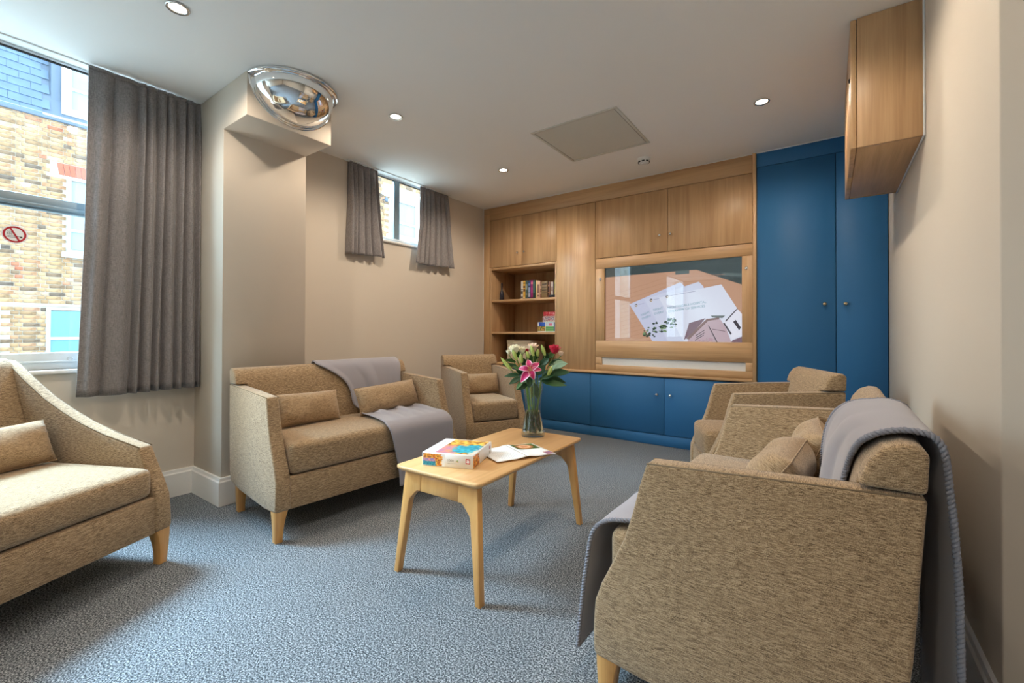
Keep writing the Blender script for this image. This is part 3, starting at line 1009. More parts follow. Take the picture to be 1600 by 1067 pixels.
def pic(name, mats, polys, parent=SC):
    """flat lit picture pieces, each polygon a hair in front of the last; coordinates are world x,z"""
    mb = MB()
    for mi, dy, pts in polys:
        mb.mi = mi
        mb.face([(x - SC.location.x, -0.0065 - dy * 0.0003, z - SC.location.z) for x, z in pts])
    o = mb.build(name, mats, parent)
    return o


def clip(p):
    x, z = p
    return (min(max(x, -1.752), -0.558), min(max(z, 0.908), 1.618))


for nm, c in (('pic_teal', (62, 74, 76)), ('pic_wood', (196, 152, 126)), ('pic_wood_dark', (184, 138, 112)), ('pic_paper', (222, 226, 244)), ('pic_paper_b', (208, 213, 236)), ('pic_paper_c', (200, 204, 230)),
              ('pic_ink', (92, 150, 160)), ('pic_grey', (150, 152, 176)), ('pic_green', (40, 66, 56)), ('pic_leaf', (120, 150, 110)), ('pic_pink', (190, 165, 176)), ('pic_mauve', (120, 92, 108)), ('pic_roof', (128, 98, 98)),
              ('pic_white', (232, 232, 246)), ('pic_dark', (52, 44, 58)), ('pic_gold', (170, 140, 70)), ('pic_slate', (92, 104, 104))):
    emis(nm, srgb(*c), ES)
pic('display', ['pic_teal', 'pic_slate'], [(0, 0, [(-1.752, 0.908), (-0.558, 0.908), (-0.558, 1.618), (-1.752, 1.618)]), (1, 0.6, [(-0.72, 1.47), (-0.56, 1.45), (-0.56, 1.475), (-0.72, 1.495)]), (1, 0.6, [(-0.95, 1.575), (-0.56, 1.56), (-0.56, 1.563), (-0.95, 1.578)])])
pic('desk', ['pic_wood'], [(0, 1, [(-1.485, 1.531), (-1.752, 1.525), (-1.752, 0.908), (-0.558, 0.908), (-0.558, 1.378), (-0.924, 1.534)])])
gr = []
for k in range(14):
    z = 1.50 - k * 0.04
    gr.append((0, 1.4, [(-1.75, z - 0.16), (-1.2, z - 0.02), (-0.7, z - 0.02), (-0.7, z - 0.023), (-1.2, z - 0.024), (-1.75, z - 0.165)]))
pic('desk_grain', ['pic_wood_dark'], [g for g in gr if True])
pic('paper_sheet', ['pic_paper_c'], [(0, 2, [(-1.516, 1.259), (-1.295, 0.908), (-0.935, 0.908), (-1.022, 1.398), (-1.057, 1.436)])])
pic('paper_sheet', ['pic_paper_b'], [(0, 3, [(-1.375, 1.300), (-1.156, 0.908), (-0.831, 0.908), (-0.867, 1.388), (-0.905, 1.430)])])
pic('paper_sheet', ['pic_paper'], [(0, 4, [(-1.245, 1.310), (-1.02, 0.908), (-0.558, 0.908), (-0.558, 1.105), (-0.729, 1.397)])])
lg = []
for (x, z), d in (((-1.451, 1.247), 3), ((-1.313, 1.290), 4), ((-1.169, 1.317), 5)):
    c = [(x + 0.013 * math.cos(a * PI / 8), z + 0.013 * math.sin(a * PI / 8)) for a in range(16)]
    lg += [(0, d, c[2:11]), (1, d, c[10:17] + c[0:3]), (2, d + 0.4, [(x - 0.012, z + 0.008), (x - 0.004, z - 0.002), (x + 0.012, z - 0.008), (x + 0.004, z + 0.002)])]
pic('logo', ['pic_dark', 'pic_gold', 'pic_white'], lg)
pic('rule', ['pic_grey'], [(0, 5, [(-1.142, 1.321), (-0.930, 1.349), (-0.930, 1.353), (-1.142, 1.325)]), (0, 4, [(-1.29, 1.292), (-1.235, 1.300), (-1.235, 1.303), (-1.29, 1.296)]), (0, 3, [(-1.43, 1.252), (-1.375, 1.262), (-1.375, 1.265), (-1.43, 1.255)])])


def screen_text(body, x, z, size, ang, d):
    Mx = Matrix.Translation((x - SC.location.x, -0.0065 - d * 0.0003, z - SC.location.z)) @ Matrix.Rotation(PI / 2, 4, 'X') @ Matrix.Rotation(ang, 4, 'Z')
    text_mesh('lettering', body, size, 'pic_ink', SC, Mx, 0.00005)


screen_text('NIGHTINGALE HOSPITAL', -1.164, 1.205, 0.0285, 0.137, 5)
screen_text('OVERVIEW OF SERVICES', -1.160, 1.172, 0.0285, 0.137, 5)
screen_text('NIGHT', -1.292, 1.190, 0.0285, 0.20, 4); screen_text('OVERV', -1.286, 1.155, 0.0285, 0.20, 4)
screen_text('NIGHT', -1.405, 1.146, 0.0285, 0.33, 3); screen_text('OVERV', -1.396, 1.112, 0.0285, 0.33, 3)
rt = random.Random(4)
tr = []
for (x, z), d in (((-1.325, 1.005), 3), ((-1.236, 1.052), 4), ((-1.139, 1.086), 5)):
    for k in range(26):
        ax, az = x + rt.uniform(-0.055, 0.055), z + rt.uniform(-0.05, 0.04)
        s = rt.uniform(0.005, 0.016)
        tr.append((0 if rt.random() < 0.72 else 1, d + 0.02 * k, [clip((ax + s * math.cos(q), az + s * 0.7 * math.sin(q))) for q in (0.3, 1.7, 2.9, 4.3, 5.5)]))
pic('printed_trees', ['pic_green', 'pic_leaf'], tr)
pic('printed_house', ['pic_pink', 'pic_mauve', 'pic_roof', 'pic_white', 'pic_dark', 'pic_slate'], [
    (0, 5, [(-1.0, 0.908), (-0.65, 0.908), (-0.69, 1.03), (-0.735, 1.106), (-0.841, 1.116), (-0.97, 1.0)]),
    (1, 5.2, [(-1.027, 0.932), (-0.984, 1.079), (-0.85, 1.12), (-0.94, 1.01)]),
    (2, 5.6, [(-1.01, 0.945), (-0.841, 1.112), (-0.744, 1.126), (-0.744, 1.109), (-0.831, 1.096), (-0.984, 0.938)]),
    (4, 5.7, [(-0.832, 1.055), (-0.826, 1.058), (-0.755, 0.915), (-0.763, 0.912)]),
    (4, 5.8, [(-0.93, 0.975), (-0.86, 1.02), (-0.86, 1.014), (-0.93, 0.968)]), (4, 5.8, [(-0.93, 0.955), (-0.86, 1.0), (-0.86, 0.994), (-0.93, 0.948)]), (4, 5.8, [(-0.935, 0.935), (-0.865, 0.98), (-0.865, 0.974), (-0.935, 0.928)]),
    (1, 5.9, [(-0.80, 1.03), (-0.70, 1.012), (-0.70, 1.006), (-0.80, 1.024)]),
    (5, 6.0, [(-0.81, 1.140), (-0.70, 1.138), (-0.72, 1.118), (-0.80, 1.126)]),
    (3, 6.2, [(-0.714, 1.082), (-0.616, 1.200), (-0.558, 1.125), (-0.558, 0.985), (-0.646, 0.945)]),
    (4, 6.4, [(-0.641, 1.086), (-0.621, 1.102), (-0.583, 1.038), (-0.597, 1.017)]),
    (4, 6.4, [(-0.70, 1.095), (-0.612, 1.195), (-0.606, 1.190), (-0.694, 1.088)]), (4, 6.4, [(-0.715, 1.075), (-0.705, 1.08), (-0.65, 0.99), (-0.66, 0.98)]),
    (1, 6.5, [(-0.558, 0.975), (-0.646, 0.935), (-0.66, 0.908), (-0.558, 0.908)])])
MB().box(-0.058 + 0.115, 0.058 + 0.115, -0.012, -0.006, 0.605, 0.637).build('sensor', 'pic_slate', SC, bevel=0.002)

# blue low cupboards
for (x0, x1, doors, lab) in (
        (-3.2295, -1.889, [(-3.2275, -2.56, [(-2.61, 0.45)]), (-2.56, -1.889, [(-2.51, 0.45)])], 'low blue cupboard on the left, under the bookcase'),
        (-1.889, -0.4665, [(-1.889, -1.179, [(-1.240, 0.451)]), (-1.179, -0.4675, [(-1.124, 0.450)])], 'low blue two door cupboard under the wall screen')):
    t = unit('low_cupboard', lab, 'cupboard', x0, x1, 0)
    lbox(t, 'carcass', 'blue_dark', x0 + 0.002, x1 - 0.002, YB + 0.021, BK - 0.005, 0.097, 0.604)
    for a, b, ks in doors:
        door(t, a, b, 0.099, 0.598, 'blue_paint', ks, 'chrome', 0.014)
    lbox(t, 'plinth', 'blue_paint', x0 + 0.001, x1 - 0.001, YB + 0.006, YB + 0.03, 0.001, 0.095)
# tall blue cupboard
t = unit('tall_cupboard', 'tall blue double door cupboard in the right corner', 'cupboard', -0.466, XR, 0)
lbox(t, 'carcass', 'blue_dark', -0.464, XR - 0.003, YB + 0.021, BK - 0.005, 0.002, 2.40)
door(t, -0.464, 0.036, 0.099, 2.291, 'blue_paint', [(-0.030, 1.207)], 'brass', 0.013)
door(t, 0.036, XR - 0.003, 0.099, 2.291, 'blue_paint', [(0.090, 1.205)], 'brass', 0.013)
lbox(t, 'fascia', 'blue_paint', -0.464, XR - 0.003, YB, YB + 0.02, 2.293, 2.401)
lbox(t, 'scribe_bead', 'white_gloss', -0.464, XR - 0.003, YB - 0.003, YB + 0.01, 2.401, 2.4065, 0.0008)
lbox(t, 'plinth', 'blue_paint', -0.464, XR - 0.003, YB + 0.006, YB + 0.03, 0.001, 0.095)

# oak cabinet hung on the right wall
CX, CY0, CY1, CZ = 0.0778, 2.4955, 3.4322, 1.8265
hc = thing('wall_cabinet', 'oak cabinet hung high on the right wall', 'cabinet', (XR, (CY0 + CY1) / 2, CZ))
ox, oy, oz = hc.location


def hb(name, mat, x0, x1, y0, y1, z0, z1, bev=0.0015, parent=None):
    return MB().box(x0 - ox, x1 - ox, y0 - oy, y1 - oy, z0 - oz, z1 - oz).build(name, mat, parent or hc, bevel=bev, seg=1)


for y in (CY0, CY1 - 0.018):
    hb('side_panel', 'oak_z', CX + 0.023, XR - 0.008, y, y + 0.018, CZ, H - 0.002)
hb('bottom_panel', 'oak_y', CX + 0.023, XR - 0.008, CY0 + 0.018, CY1 - 0.018, CZ + 0.001, CZ + 0.019)
hb('back_panel', 'oak_y', XR - 0.012, XR - 0.008, CY0 + 0.018, CY1 - 0.018, CZ + 0.019, H - 0.002, 0)
ym = (CY0 + CY1) / 2
for a, b, ky in ((CY0, ym, ym - 0.05), (ym, CY1, ym + 0.05)):
    d = hb('door', 'oak_z', CX, CX + 0.021, a + G * 0.6, b - G * 0.6, CZ, H - 0.004)
hb('scribe_strip', 'white_gloss', XR - 0.008, XR - 0.0005, CY0 - 0.004, CY1 + 0.004, CZ - 0.002, H - 0.001)
o = MB().lathe([(0, 0), (0.010, 0), (0.010, 0.004), (0.006, 0.006), (0, 0.006)], seg=16).build('lock', 'gap_dark', hc, smooth='auto')
o.matrix_local = Matrix.Translation((CX - ox, CY0 + 0.06 - oy, 2.16 - oz)) @ Matrix.Rotation(-PI / 2, 4, 'Y')


# ------------------------------------------------------------------ upholstered seating
ARM = [(0.0, 0.147), (-0.003, 0.175), (-0.003, 0.235), (0.001, 0.29), (0.018, 0.338), (0.050, 0.405), (0.080, 0.472), (0.101, 0.541), (0.119, 0.615), (0.138, 0.676),
       (0.39, 0.690), (0.648, 0.702), (0.652, 0.69), (0.632, 0.40), (0.612, 0.215), (0.590, 0.168), (0.45, 0.150), (0.13, 0.137)]
BACK = [(0.470, 0.30), (0.505, 0.46), (0.530, 0.60), (0.553, 0.71), (0.568, 0.752), (0.590, 0.782), (0.618, 0.794), (0.640, 0.792), (0.656, 0.780), (0.652, 0.70), (0.628, 0.40), (0.62, 0.30)]
ARM_HI = [(0.0, 0.150), (-0.003, 0.18), (-0.003, 0.24), (0.0, 0.30), (0.022, 0.36), (0.050, 0.425), (0.070, 0.475), (0.082, 0.505), (0.26, 0.553), (0.38, 0.598), (0.482, 0.646), (0.585, 0.703),
          (0.70, 0.785), (0.768, 0.842), (0.812, 0.865), (0.86, 0.866), (0.895, 0.84), (0.855, 0.5), (0.805, 0.21), (0.775, 0.168), (0.50, 0.152), (0.15, 0.142)]
BACK_HI = [(0.58, 0.30), (0.622, 0.43), (0.669, 0.561), (0.735, 0.76), (0.758, 0.83), (0.785, 0.866), (0.815, 0.874), (0.855, 0.872), (0.885, 0.838), (0.84, 0.42), (0.82, 0.30)]


def leg_mesh(mb, x, y, sx, sy, hgt=0.152):
    """sabre-tapered beech leg; (x, y) is the outer top corner, sx and sy point inwards"""
    secs = []
    for k in range(6):
        t = k / 5
        w = 0.060 - 0.026 * t ** 0.8 - 0.004 * math.sin(PI * t)
        off = 0.010 * t ** 1.5
        z = hgt * (1 - t)
        px, py = x + sx * off * 0.4, y + sy * off
        q = [(px, py), (px + sx * w, py), (px + sx * w, py + sy * w), (px, py + sy * w)]
        if sx * sy < 0:
            q = q[::-1]
        secs.append([(a, b, z) for a, b in q])
    for A, B in zip(secs[:-1], secs[1:]):
        mb.poly(A + B, [(0, 1, 5, 4), (1, 2, 6, 5), (2, 3, 7, 6), (3, 0, 4, 7)])
    mb.poly(secs[0], [(0, 1, 2, 3)]); mb.poly(secs[-1], [(3, 2, 1, 0)])
    return mb


def arm(t, s, hw, prof, seam_range, th_top=0.060, th_bot=0.074, li=0.009, ztop=0.68):
    """s = -1 left, +1 right; outer face at hw"""
    o_, i_ = [], []
    for (y, z) in prof:
        k = (z - 0.14) / (ztop - 0.14)
        xo = hw - li * k
        th = lerp(th_bot, th_top, k)
        o_.append((s * xo, y, z)); i_.append((s * (xo - th), y, z))
    a = MB().prism(o_, i_).build('arm', 'weave', t, bevel=0.011, seg=3, angle=32)
    # piped seams along both edges of the arm top
    for side in (o_, i_):
        ins = 0.012 if side is o_ else -0.012
        pts = [(p[0] - s * 0.0035 * (1 if side is o_ else -1), p[1], p[2] - (0.0035 if k > 8 else 0.001)) for k, p in enumerate(side) if seam_range[0] <= k <= seam_range[1]]
        MB().tube(pts, 0.0022, 6).build('seam', 'seam', a, smooth=True)
    return a


def rounded_cushion(name, t, x0, x1, y0, y1, z0, z1, crown=0.014, mat='weave', bev=0.032, front=0.010):
    mb = MB()
    nx, ny = 14, 10
    # box with subdivided faces, bevelled then crowned
    mb.box(x0, x1, y0, y1, z0, z1)
    bm = mb.bm
    bmesh.ops.recalc_face_normals(bm, faces=bm.faces)
    bmesh.ops.bevel(bm, geom=list(bm.edges), offset=bev, segments=4, profile=0.55, affect='EDGES')
    bmesh.ops.subdivide_edges(bm, edges=[e for e in bm.edges if e.calc_length() > 0.12], cuts=7, use_grid_fill=True)
    cx, cy = (x0 + x1) / 2, (y0 + y1) / 2
    for v in bm.verts:
        u = (v.co.x - cx) / ((x1 - x0) / 2); w = (v.co.y - cy) / ((y1 - y0) / 2)
        k = max(0, 1 - u ** 4) * max(0, 1 - w ** 4)
        if v.co.z > (z0 + z1) / 2:
            v.co.z += crown * k
        if v.co.y < y0 + 0.03:
            v.co.y -= front * max(0, 1 - u ** 4) * math.sin(PI * (v.co.z - z0) / (z1 - z0 + 0.02))
    return mb.build(name, mat, t, smooth=True)


def seat(name, label, cat, loc, rotz, W, high=False, group=None, nseats=1):
    t = thing(name, label, cat, loc, rotz, group)
    hw = W / 2
    hi = hw - 0.074
    if not high:
        A, B, sr, zt = ARM, BACK, (9, 11), 0.68
        seat_y1, seat_top, rear = 0.52, 0.455, 0.62
    else:
        A, B, sr, zt = ARM_HI, BACK_HI, (7, 15), 0.52
        seat_y1, seat_top, rear = 0.63, 0.425, 0.80
    for s in (-1, 1):
        arm(t, s, hw, A, sr, ztop=zt, li=0.009 if not high else 0.02)
    # backrest
    mb = MB()
    xi = hi + 0.006
    if high:
        mb.prism([(-xi, y, z) for y, z in B], [(xi, y, z) for y, z in B])
    else:
        low = [(0.470, 0.30), (0.505, 0.46), (0.530, 0.60), (0.5515, 0.7045), (0.6525, 0.7045), (0.628, 0.40), (0.62, 0.30)]
        top = [(0.5515, 0.7045), (0.568, 0.752), (0.590, 0.782), (0.618, 0.794), (0.640, 0.792), (0.656, 0.780), (0.6525, 0.7045)]
        xw = hw - 0.010
        # T-shaped slab: narrow between the arms, full width above them, one closed skin
        n_ = len(top)
        X4 = (-xw, -xi, xi, xw)
        ring = [[mb.bm.verts.new((x, y, z)) for y, z in top] for x in X4]
        for A_, B_ in zip(ring[:-1], ring[1:]):
            for k in range(n_ - 1):
                mb.bm.faces.new((A_[k], A_[k + 1], B_[k + 1], B_[k]))
        mb.bm.faces.new(ring[0]); mb.bm.faces.new(ring[3][::-1])
        mb.bm.faces.new((ring[0][0], ring[0][-1], ring[1][-1], ring[1][0])); mb.bm.faces.new((ring[2][0], ring[2][-1], ring[3][-1], ring[3][0]))
        lo = []
        for x, rg in ((-xi, ring[1]), (xi, ring[2])):
            vs = [mb.bm.verts.new((x, y, z)) for y, z in low[:3]] + [rg[0], rg[-1]] + [mb.bm.verts.new((x, y, z)) for y, z in low[5:]]
            lo.append(vs)
        for k in range(7):
            j = (k + 1) % 7
            if k != 3:
                mb.bm.faces.new((lo[0][k], lo[0][j], lo[1][j], lo[1][k]))
        mb.bm.faces.new(lo[0]); mb.bm.faces.new(lo[1][::-1])
    bk = mb.build('backrest', 'weave', t, bevel=0.010, seg=3, angle=40)
    # base: front rail, deck, rear panel
    mb = MB()
    mb.box(-hi - 0.005, hi + 0.005, 0.006, 0.05, 0.146, 0.300)
    mb.box(-hi - 0.005, hi + 0.005, 0.05, rear - 0.02, 0.165, 0.297)
    mb.box(-hi - 0.005, hi + 0.005, rear - 0.02, rear, 0.165, 0.45)
    mb.build('base', 'weave', t, bevel=0.006, seg=2)
    for k in range(nseats):
        a = -hi + 0.002 + k * (2 * hi) / nseats; b = -hi + (k + 1) * (2 * hi) / nseats - 0.002
        rounded_cushion('seat_cushion', t, a, b, 0.010, seat_y1, 0.303, seat_top)
    for sx in (-1, 1):
        leg_mesh(MB(), sx * (hw - 0.004), 0.006, -sx, 1, 0.152).build('leg', 'beech_z', t, bevel=0.002, seg=1)
        leg_mesh(MB(), sx * (hw - 0.026), rear - 0.018, -sx, -1, 0.172).build('leg', 'beech_z', t, bevel=0.002, seg=1)
    return t


LS = seat('two_seat_sofa', 'oatmeal tweed two seat sofa against the pier with a throw on its far end', 'sofa', (-2.054, 1.605, 0), math.radians(85.516), 1.151)
RS = seat('two_seat_sofa', 'oatmeal tweed two seat sofa in the right foreground with a throw over its near end', 'sofa', (-0.503, 1.656, 0), math.radians(-90.65), 1.151)
RA = seat('armchair', 'oatmeal tweed armchair in front of the tall blue cupboard', 'armchair', (-0.633, 2.75, 0), math.radians(-67.5), 0.53)
CA = seat('armchair', 'oatmeal tweed armchair in the corner by the bookcase', 'armchair', (-2.11, 2.745, 0), math.radians(62.8), 0.53)
ang = math.radians(115.8)
fw_ = 0.80
fc = Vector((-2.335, 0.706, 0)) - Vector((math.cos(ang), math.sin(ang), 0)) * (fw_ / 2)
FC = seat('wing_armchair', 'high backed oatmeal armchair with sloping arms at the left edge', 'armchair', fc, ang, fw_, high=True)


# ------------------------------------------------------------------ lumbar cushions
def cushion(label, parent_seat, lx, ly, lz, L, Hh, T, tilt=0.0, roll=0.0, yaw=0.0, group=None, seed=0):
    """lumbar cushion: length L along local x, height Hh, thickness T; placed in the seat's own frame"""
    rz = parent_seat.rotation_euler.z
    base = Matrix.Translation(parent_seat.location) @ Matrix.Rotation(rz, 4, 'Z')
    rd = random.Random(seed)
    ph = [rd.uniform(0, 6) for _ in range(6)]

    def surf(sgn):
        def fn(u, v):
            a, b = 2 * u - 1, 2 * v - 1
            th = T / 2 * (max(0, 1 - abs(a) ** 3.2) ** 0.55) * (max(0, 1 - abs(b) ** 2.6) ** 0.6)
            th *= 1 + 0.10 * math.sin(4 * a + ph[0]) * math.cos(3 * b + ph[1])
            edge = smoothstep(0.72, 1.0, abs(a))
            th += edge * (1 - edge) * 0.010 * math.sin(18 * b + ph[2])
            x = a * L / 2 * (1 - 0.030 * (1 - b * b) * -1 * 0) * (1 - 0.03 * b * b * 0)
            x = a * L / 2 * (1.0 - 0.035 * (1 - abs(b) ** 2) * abs(a) ** 6)
            z = b * Hh / 2 * (1.0 - 0.05 * (1 - abs(a) ** 2) * abs(b) ** 6)
            return (x, sgn * th, z + Hh / 2)
        return fn
    Mw = base @ Matrix.Translation((lx, ly, lz)) @ Matrix.Rotation(yaw, 4, 'Z') @ Matrix.Rotation(tilt, 4, 'X') @ Matrix.Rotation(roll, 4, 'Y')
    t = thing('lumbar_cushion', label, 'cushion', group=group)
    t.matrix_world = Mw
    mb = MB(); mb.grid(surf(-1), 30, 20); mb.grid(surf(1), 30, 20)
    mb.build('cover', 'weave_cushion', t, smooth=True, weld=1e-4)
    f = surf(0)
    loop = [f(k / 30, 0) for k in range(31)] + [f(1, k / 20) for k in range(1, 21)] + [f(1 - k / 30, 1) for k in range(1, 31)] + [f(0, 1 - k / 20) for k in range(1, 20)]
    MB().tube(loop + [loop[0]], 0.0022, 6, cap=False).build('piping', 'weave_cushion', t, smooth=True)
    return t


CG = 'small lumbar cushions on the seats'
cushion('tan lumbar cushion on the pier end of the left sofa', LS, -0.235, 0.365, 0.468, 0.37, 0.185, 0.115, math.radians(-18), 0.02, 0.05, CG, 1)
cushion('tan lumbar cushion tilted against the throw on the left sofa', LS, 0.285, 0.325, 0.480, 0.45, 0.185, 0.125, math.radians(-22), math.radians(-4), -0.04, CG, 2)
cushion('tan lumbar cushion in the corner armchair', CA, 0.035, 0.385, 0.468, 0.33, 0.175, 0.105, math.radians(-16), 0, 0.0, CG, 3)
cushion('tan lumbar cushion in the high backed armchair', FC, fw_ / 2 - 0.30, 0.475, 0.440, 0.40, 0.185, 0.115, math.radians(-22), 0.0, 0.03, CG, 4)
cushion('tan lumbar cushion nearest the throw on the right foreground sofa', RS, -0.03, 0.315, 0.466, 0.40, 0.20, 0.155, math.radians(-34), 0, -0.06, CG, 5)
cushion('tan lumbar cushion at the far end of the right foreground sofa', RS, -0.325, 0.405, 0.470, 0.36, 0.20, 0.130, math.radians(-20), 0.03, 0.10, CG, 6)


# ------------------------------------------------------------------ fleece throws
def throw(label, parent_seat, path, xl, xr, wrinkle, seed, nu=44, HR=0.0034, hem='fleece_hem'):
    """cloth laid along path [(y, z)] in the seat frame, spanning xl(t)..xr(t) across"""
    t = thing('fleece_throw', label, 'blanket', parent_seat.location, parent_seat.rotation_euler.z)
    P = [Vector((0, y, z)) for y, z in path]
    # resample with smoothing
    pts = []
    n = len(P)
    for i in range(n - 1):
        p0, p1, p2, p3 = P[max(i - 1, 0)], P[i], P[i + 1], P[min(i + 2, n - 1)]
        for k in range(8):
            s = k / 8
            pts.append(0.5 * ((2 * p1) + (-p0 + p2) * s + (2 * p0 - 5 * p1 + 4 * p2 - p3) * s * s + (-p0 + 3 * p1 - 3 * p2 + p3) * s ** 3))
    pts.append(P[-1])
    m_ = len(pts)
    nor = []
    for i in range(m_):
        d = (pts[min(i + 1, m_ - 1)] - pts[max(i - 1, 0)]).normalized()
        nor.append(Vector((0, d.z, -d.y)))

    def fn(u, v):
        i = min(m_ - 1, int(round(v * (m_ - 1))))
        p = pts[i]; nn = nor[i]
        x = lerp(xl(v), xr(v), u)
        w = wrinkle(u, v)
        w += 0.0025 * noise.noise(Vector((x * 9 + seed, v * 14, seed)))
        q = p + nn * (0.006 + max(-0.003, w))
        return (x, q.y, q.z)
    mb = MB(); mb.grid(fn, nu, m_ - 1)
    mb.build('cloth', 'fleece', t, smooth=True, solid=0.007)
    # stitched hem: two twisted strands along every edge
    N = m_ - 1
    edges = [[fn(0, k / N) for k in range(N + 1)], [fn(1, k / N) for k in range(N + 1)], [fn(k / nu, 0) for k in range(nu + 1)], [fn(k / nu, 1) for k in range(nu + 1)]]
    for e in edges:
        mb = MB()
        E_ = [Vector(p) for p in e]
        # arc-length resample
        L = [0]
        for a, b in zip(E_[:-1], E_[1:]):
            L.append(L[-1] + (b - a).length)
        npt = max(20, int(L[-1] / 0.0035))
        line = []
        j = 0
        for k in range(npt + 1):
            d = L[-1] * k / npt
            while j < len(L) - 2 and L[j + 1] < d:
                j += 1
            s = (d - L[j]) / max(1e-6, L[j + 1] - L[j])
            line.append(E_[j].lerp(E_[j + 1], min(1, s)))
        for ph in (0, PI):
            hel = []
            for k, p in enumerate(line):
                d = (line[min(k + 1, npt)] - line[max(k - 1, 0)])
                d.normalize()
                a = d.cross(Vector((0.3, 0.4, 0.85))); a.normalize(); b = d.cross(a)
                an = ph + L[-1] * k / npt / (HR * 2.6) * PI
                hel.append(p + (a * math.cos(an) + b * math.sin(an)) * HR)
            mb.tube(hel, HR * 1.15, 5)
        mb.build('hem', hem, t, smooth=True)
    return t


path_ls = [(0.685, 0.50), (0.678, 0.66), (0.668, 0.775), (0.640, 0.802), (0.605, 0.797), (0.570, 0.765), (0.545, 0.680), (0.512, 0.530), (0.470, 0.480), (0.38, 0.477), (0.22, 0.480), (0.08, 0.477), (0.015, 0.464), (-0.024, 0.425), (-0.032, 0.33), (-0.034, 0.23), (-0.036, 0.115)]


def pw(tab):
    def f(v):
        for (a, x), (b, y) in zip(tab[:-1], tab[1:]):
            if v <= b:
                return lerp(x, y, smoothstep(a, b, v))
        return tab[-1][1]
    return f


throw('lilac grey fleece throw over the far end of the left sofa', LS, path_ls,
      pw([(0, -0.08), (0.27, -0.10), (0.42, 0.10), (0.52, 0.15), (0.60, 0.06), (0.76, 0.03), (1, 0.09)]),
      pw([(0, 0.50), (0.27, 0.515), (0.42, 0.49), (0.52, 0.490), (0.60, 0.495), (0.76, 0.495), (1, 0.495)]),
      lambda u, v: (0.016 * max(0, math.sin(13 * u + 5 * v)) * math.exp(-((v - 0.40) / 0.09) ** 2) + 0.018 * max(0, math.sin(19 * u + 3 * v + 1)) * math.exp(-((v - 0.60) / 0.075) ** 2)
                    + 0.005 * math.sin(9 * u) * smoothstep(0.8, 1, v)), 3, HR=0.0020, hem='fleece')
path_rs = [(0.690, 0.05), (0.690, 0.30), (0.688, 0.55), (0.682, 0.70), (0.672, 0.785), (0.645, 0.806), (0.605, 0.802), (0.566, 0.772), (0.545, 0.690), (0.515, 0.545), (0.475, 0.485), (0.38, 0.477), (0.22, 0.480), (0.08, 0.477), (0.005, 0.466), (-0.040, 0.425), (-0.058, 0.32), (-0.068, 0.21), (-0.078, 0.095)]
throw('lilac grey fleece throw over the near end of the right foreground sofa', RS, path_rs,
      pw([(0, 0.02), (0.3, 0.06), (0.36, 0.08), (0.44, -0.06), (0.53, -0.12), (0.62, 0.05), (0.76, 0.20), (1, 0.20)]),
      pw([(0, 0.495), (0.3, 0.51), (0.36, 0.505), (0.46, 0.36), (0.53, 0.34), (0.62, 0.40), (0.76, 0.485), (1, 0.505)]),
      lambda u, v: (0.040 * (1 - u) ** 0.7 * math.exp(-((v - 0.45) / 0.09) ** 2) + 0.018 * max(0, math.sin(9 * u + 6 * v)) * math.exp(-((v - 0.47) / 0.07) ** 2)
                    + 0.012 * max(0, math.sin(7 * u + 1)) * smoothstep(0.2, 0.0, v)), 8)

# ------------------------------------------------------------------ coffee table
TZ = 0.445
ct = thing('coffee_table', 'pale beech coffee table with splayed legs in the middle of the carpet', 'table', (-1.2655, 1.657, 0), math.radians(1.6))
hx, hy = 0.222, 0.437
mb = MB()


def rrect(hx, hy, r, z, n=5):
    P = []
    for cx, cy, a0 in ((hx - r, hy - r, 0), (-hx + r, hy - r, PI / 2), (-hx + r, -hy + r, PI), (hx - r, -hy + r, 3 * PI / 2)):
        for k in range(n + 1):
            a = a0 + PI / 2 * k / n
            P.append((cx + r * math.cos(a), cy + r * math.sin(a), z))
    return P


secs = [rrect(hx - 0.014, hy - 0.014, 0.016, TZ - 0.022), rrect(hx - 0.001, hy - 0.001, 0.024, TZ - 0.011), rrect(hx, hy, 0.025, TZ - 0.008), rrect(hx, hy, 0.025, TZ - 0.002), rrect(hx - 0.002, hy - 0.002, 0.023, TZ)]
n_ = len(secs[0])
for A, B in zip(secs[:-1], secs[1:]):
    mb.poly(A + B, [(i, (i + 1) % n_, n_ + (i + 1) % n_, n_ + i) for i in range(n_)])
mb.face(secs[0][::-1]); mb.face(secs[-1])
mb.build('tabletop', 'beech_y', ct, smooth='auto', weld=1e-5)
for sy in (-1, 1):
    yt = sy * (hy - 0.035); yb = sy * (hy - 0.006)
    # end rail with rounded shoulders running into the legs
    ztop, zr = TZ - 0.022, TZ - 0.108
    xi = 0.104
    outl = [(-xi, ztop), (-xi, zr + 0.012), (xi, zr + 0.012), (xi, ztop)]
    yy = lambda z: lerp(yt, yb, (ztop - z) / ztop)
    a = [(x, yy(z) - sy * 0.024, z) for x, z in outl]; b = [(x, yy(z), z) for x, z in outl]
    MB().prism(a, b).build('end_rail', 'beech_z', ct, bevel=0.002, seg=1)
    for sx in (-1, 1):
        # leg profile in the end plane: broad shoulder, tapering to the foot
        pr = [(0.192, ztop), (0.2285, 0.0), (0.2045, 0.0), (0.1645, zr - 0.045), (0.1585, zr - 0.026), (0.130, zr + 0.004), (0.119, zr + 0.012), (0.100, zr + 0.012), (0.100, ztop)]
        a = [(sx * x, yy(z) - sy * 0.027, z) for x, z in pr]; b = [(sx * x, yy(z) + sy * 0.002, z) for x, z in pr]
        MB().prism(a, b).build('leg', 'beech_z', ct, bevel=0.003, seg=2)


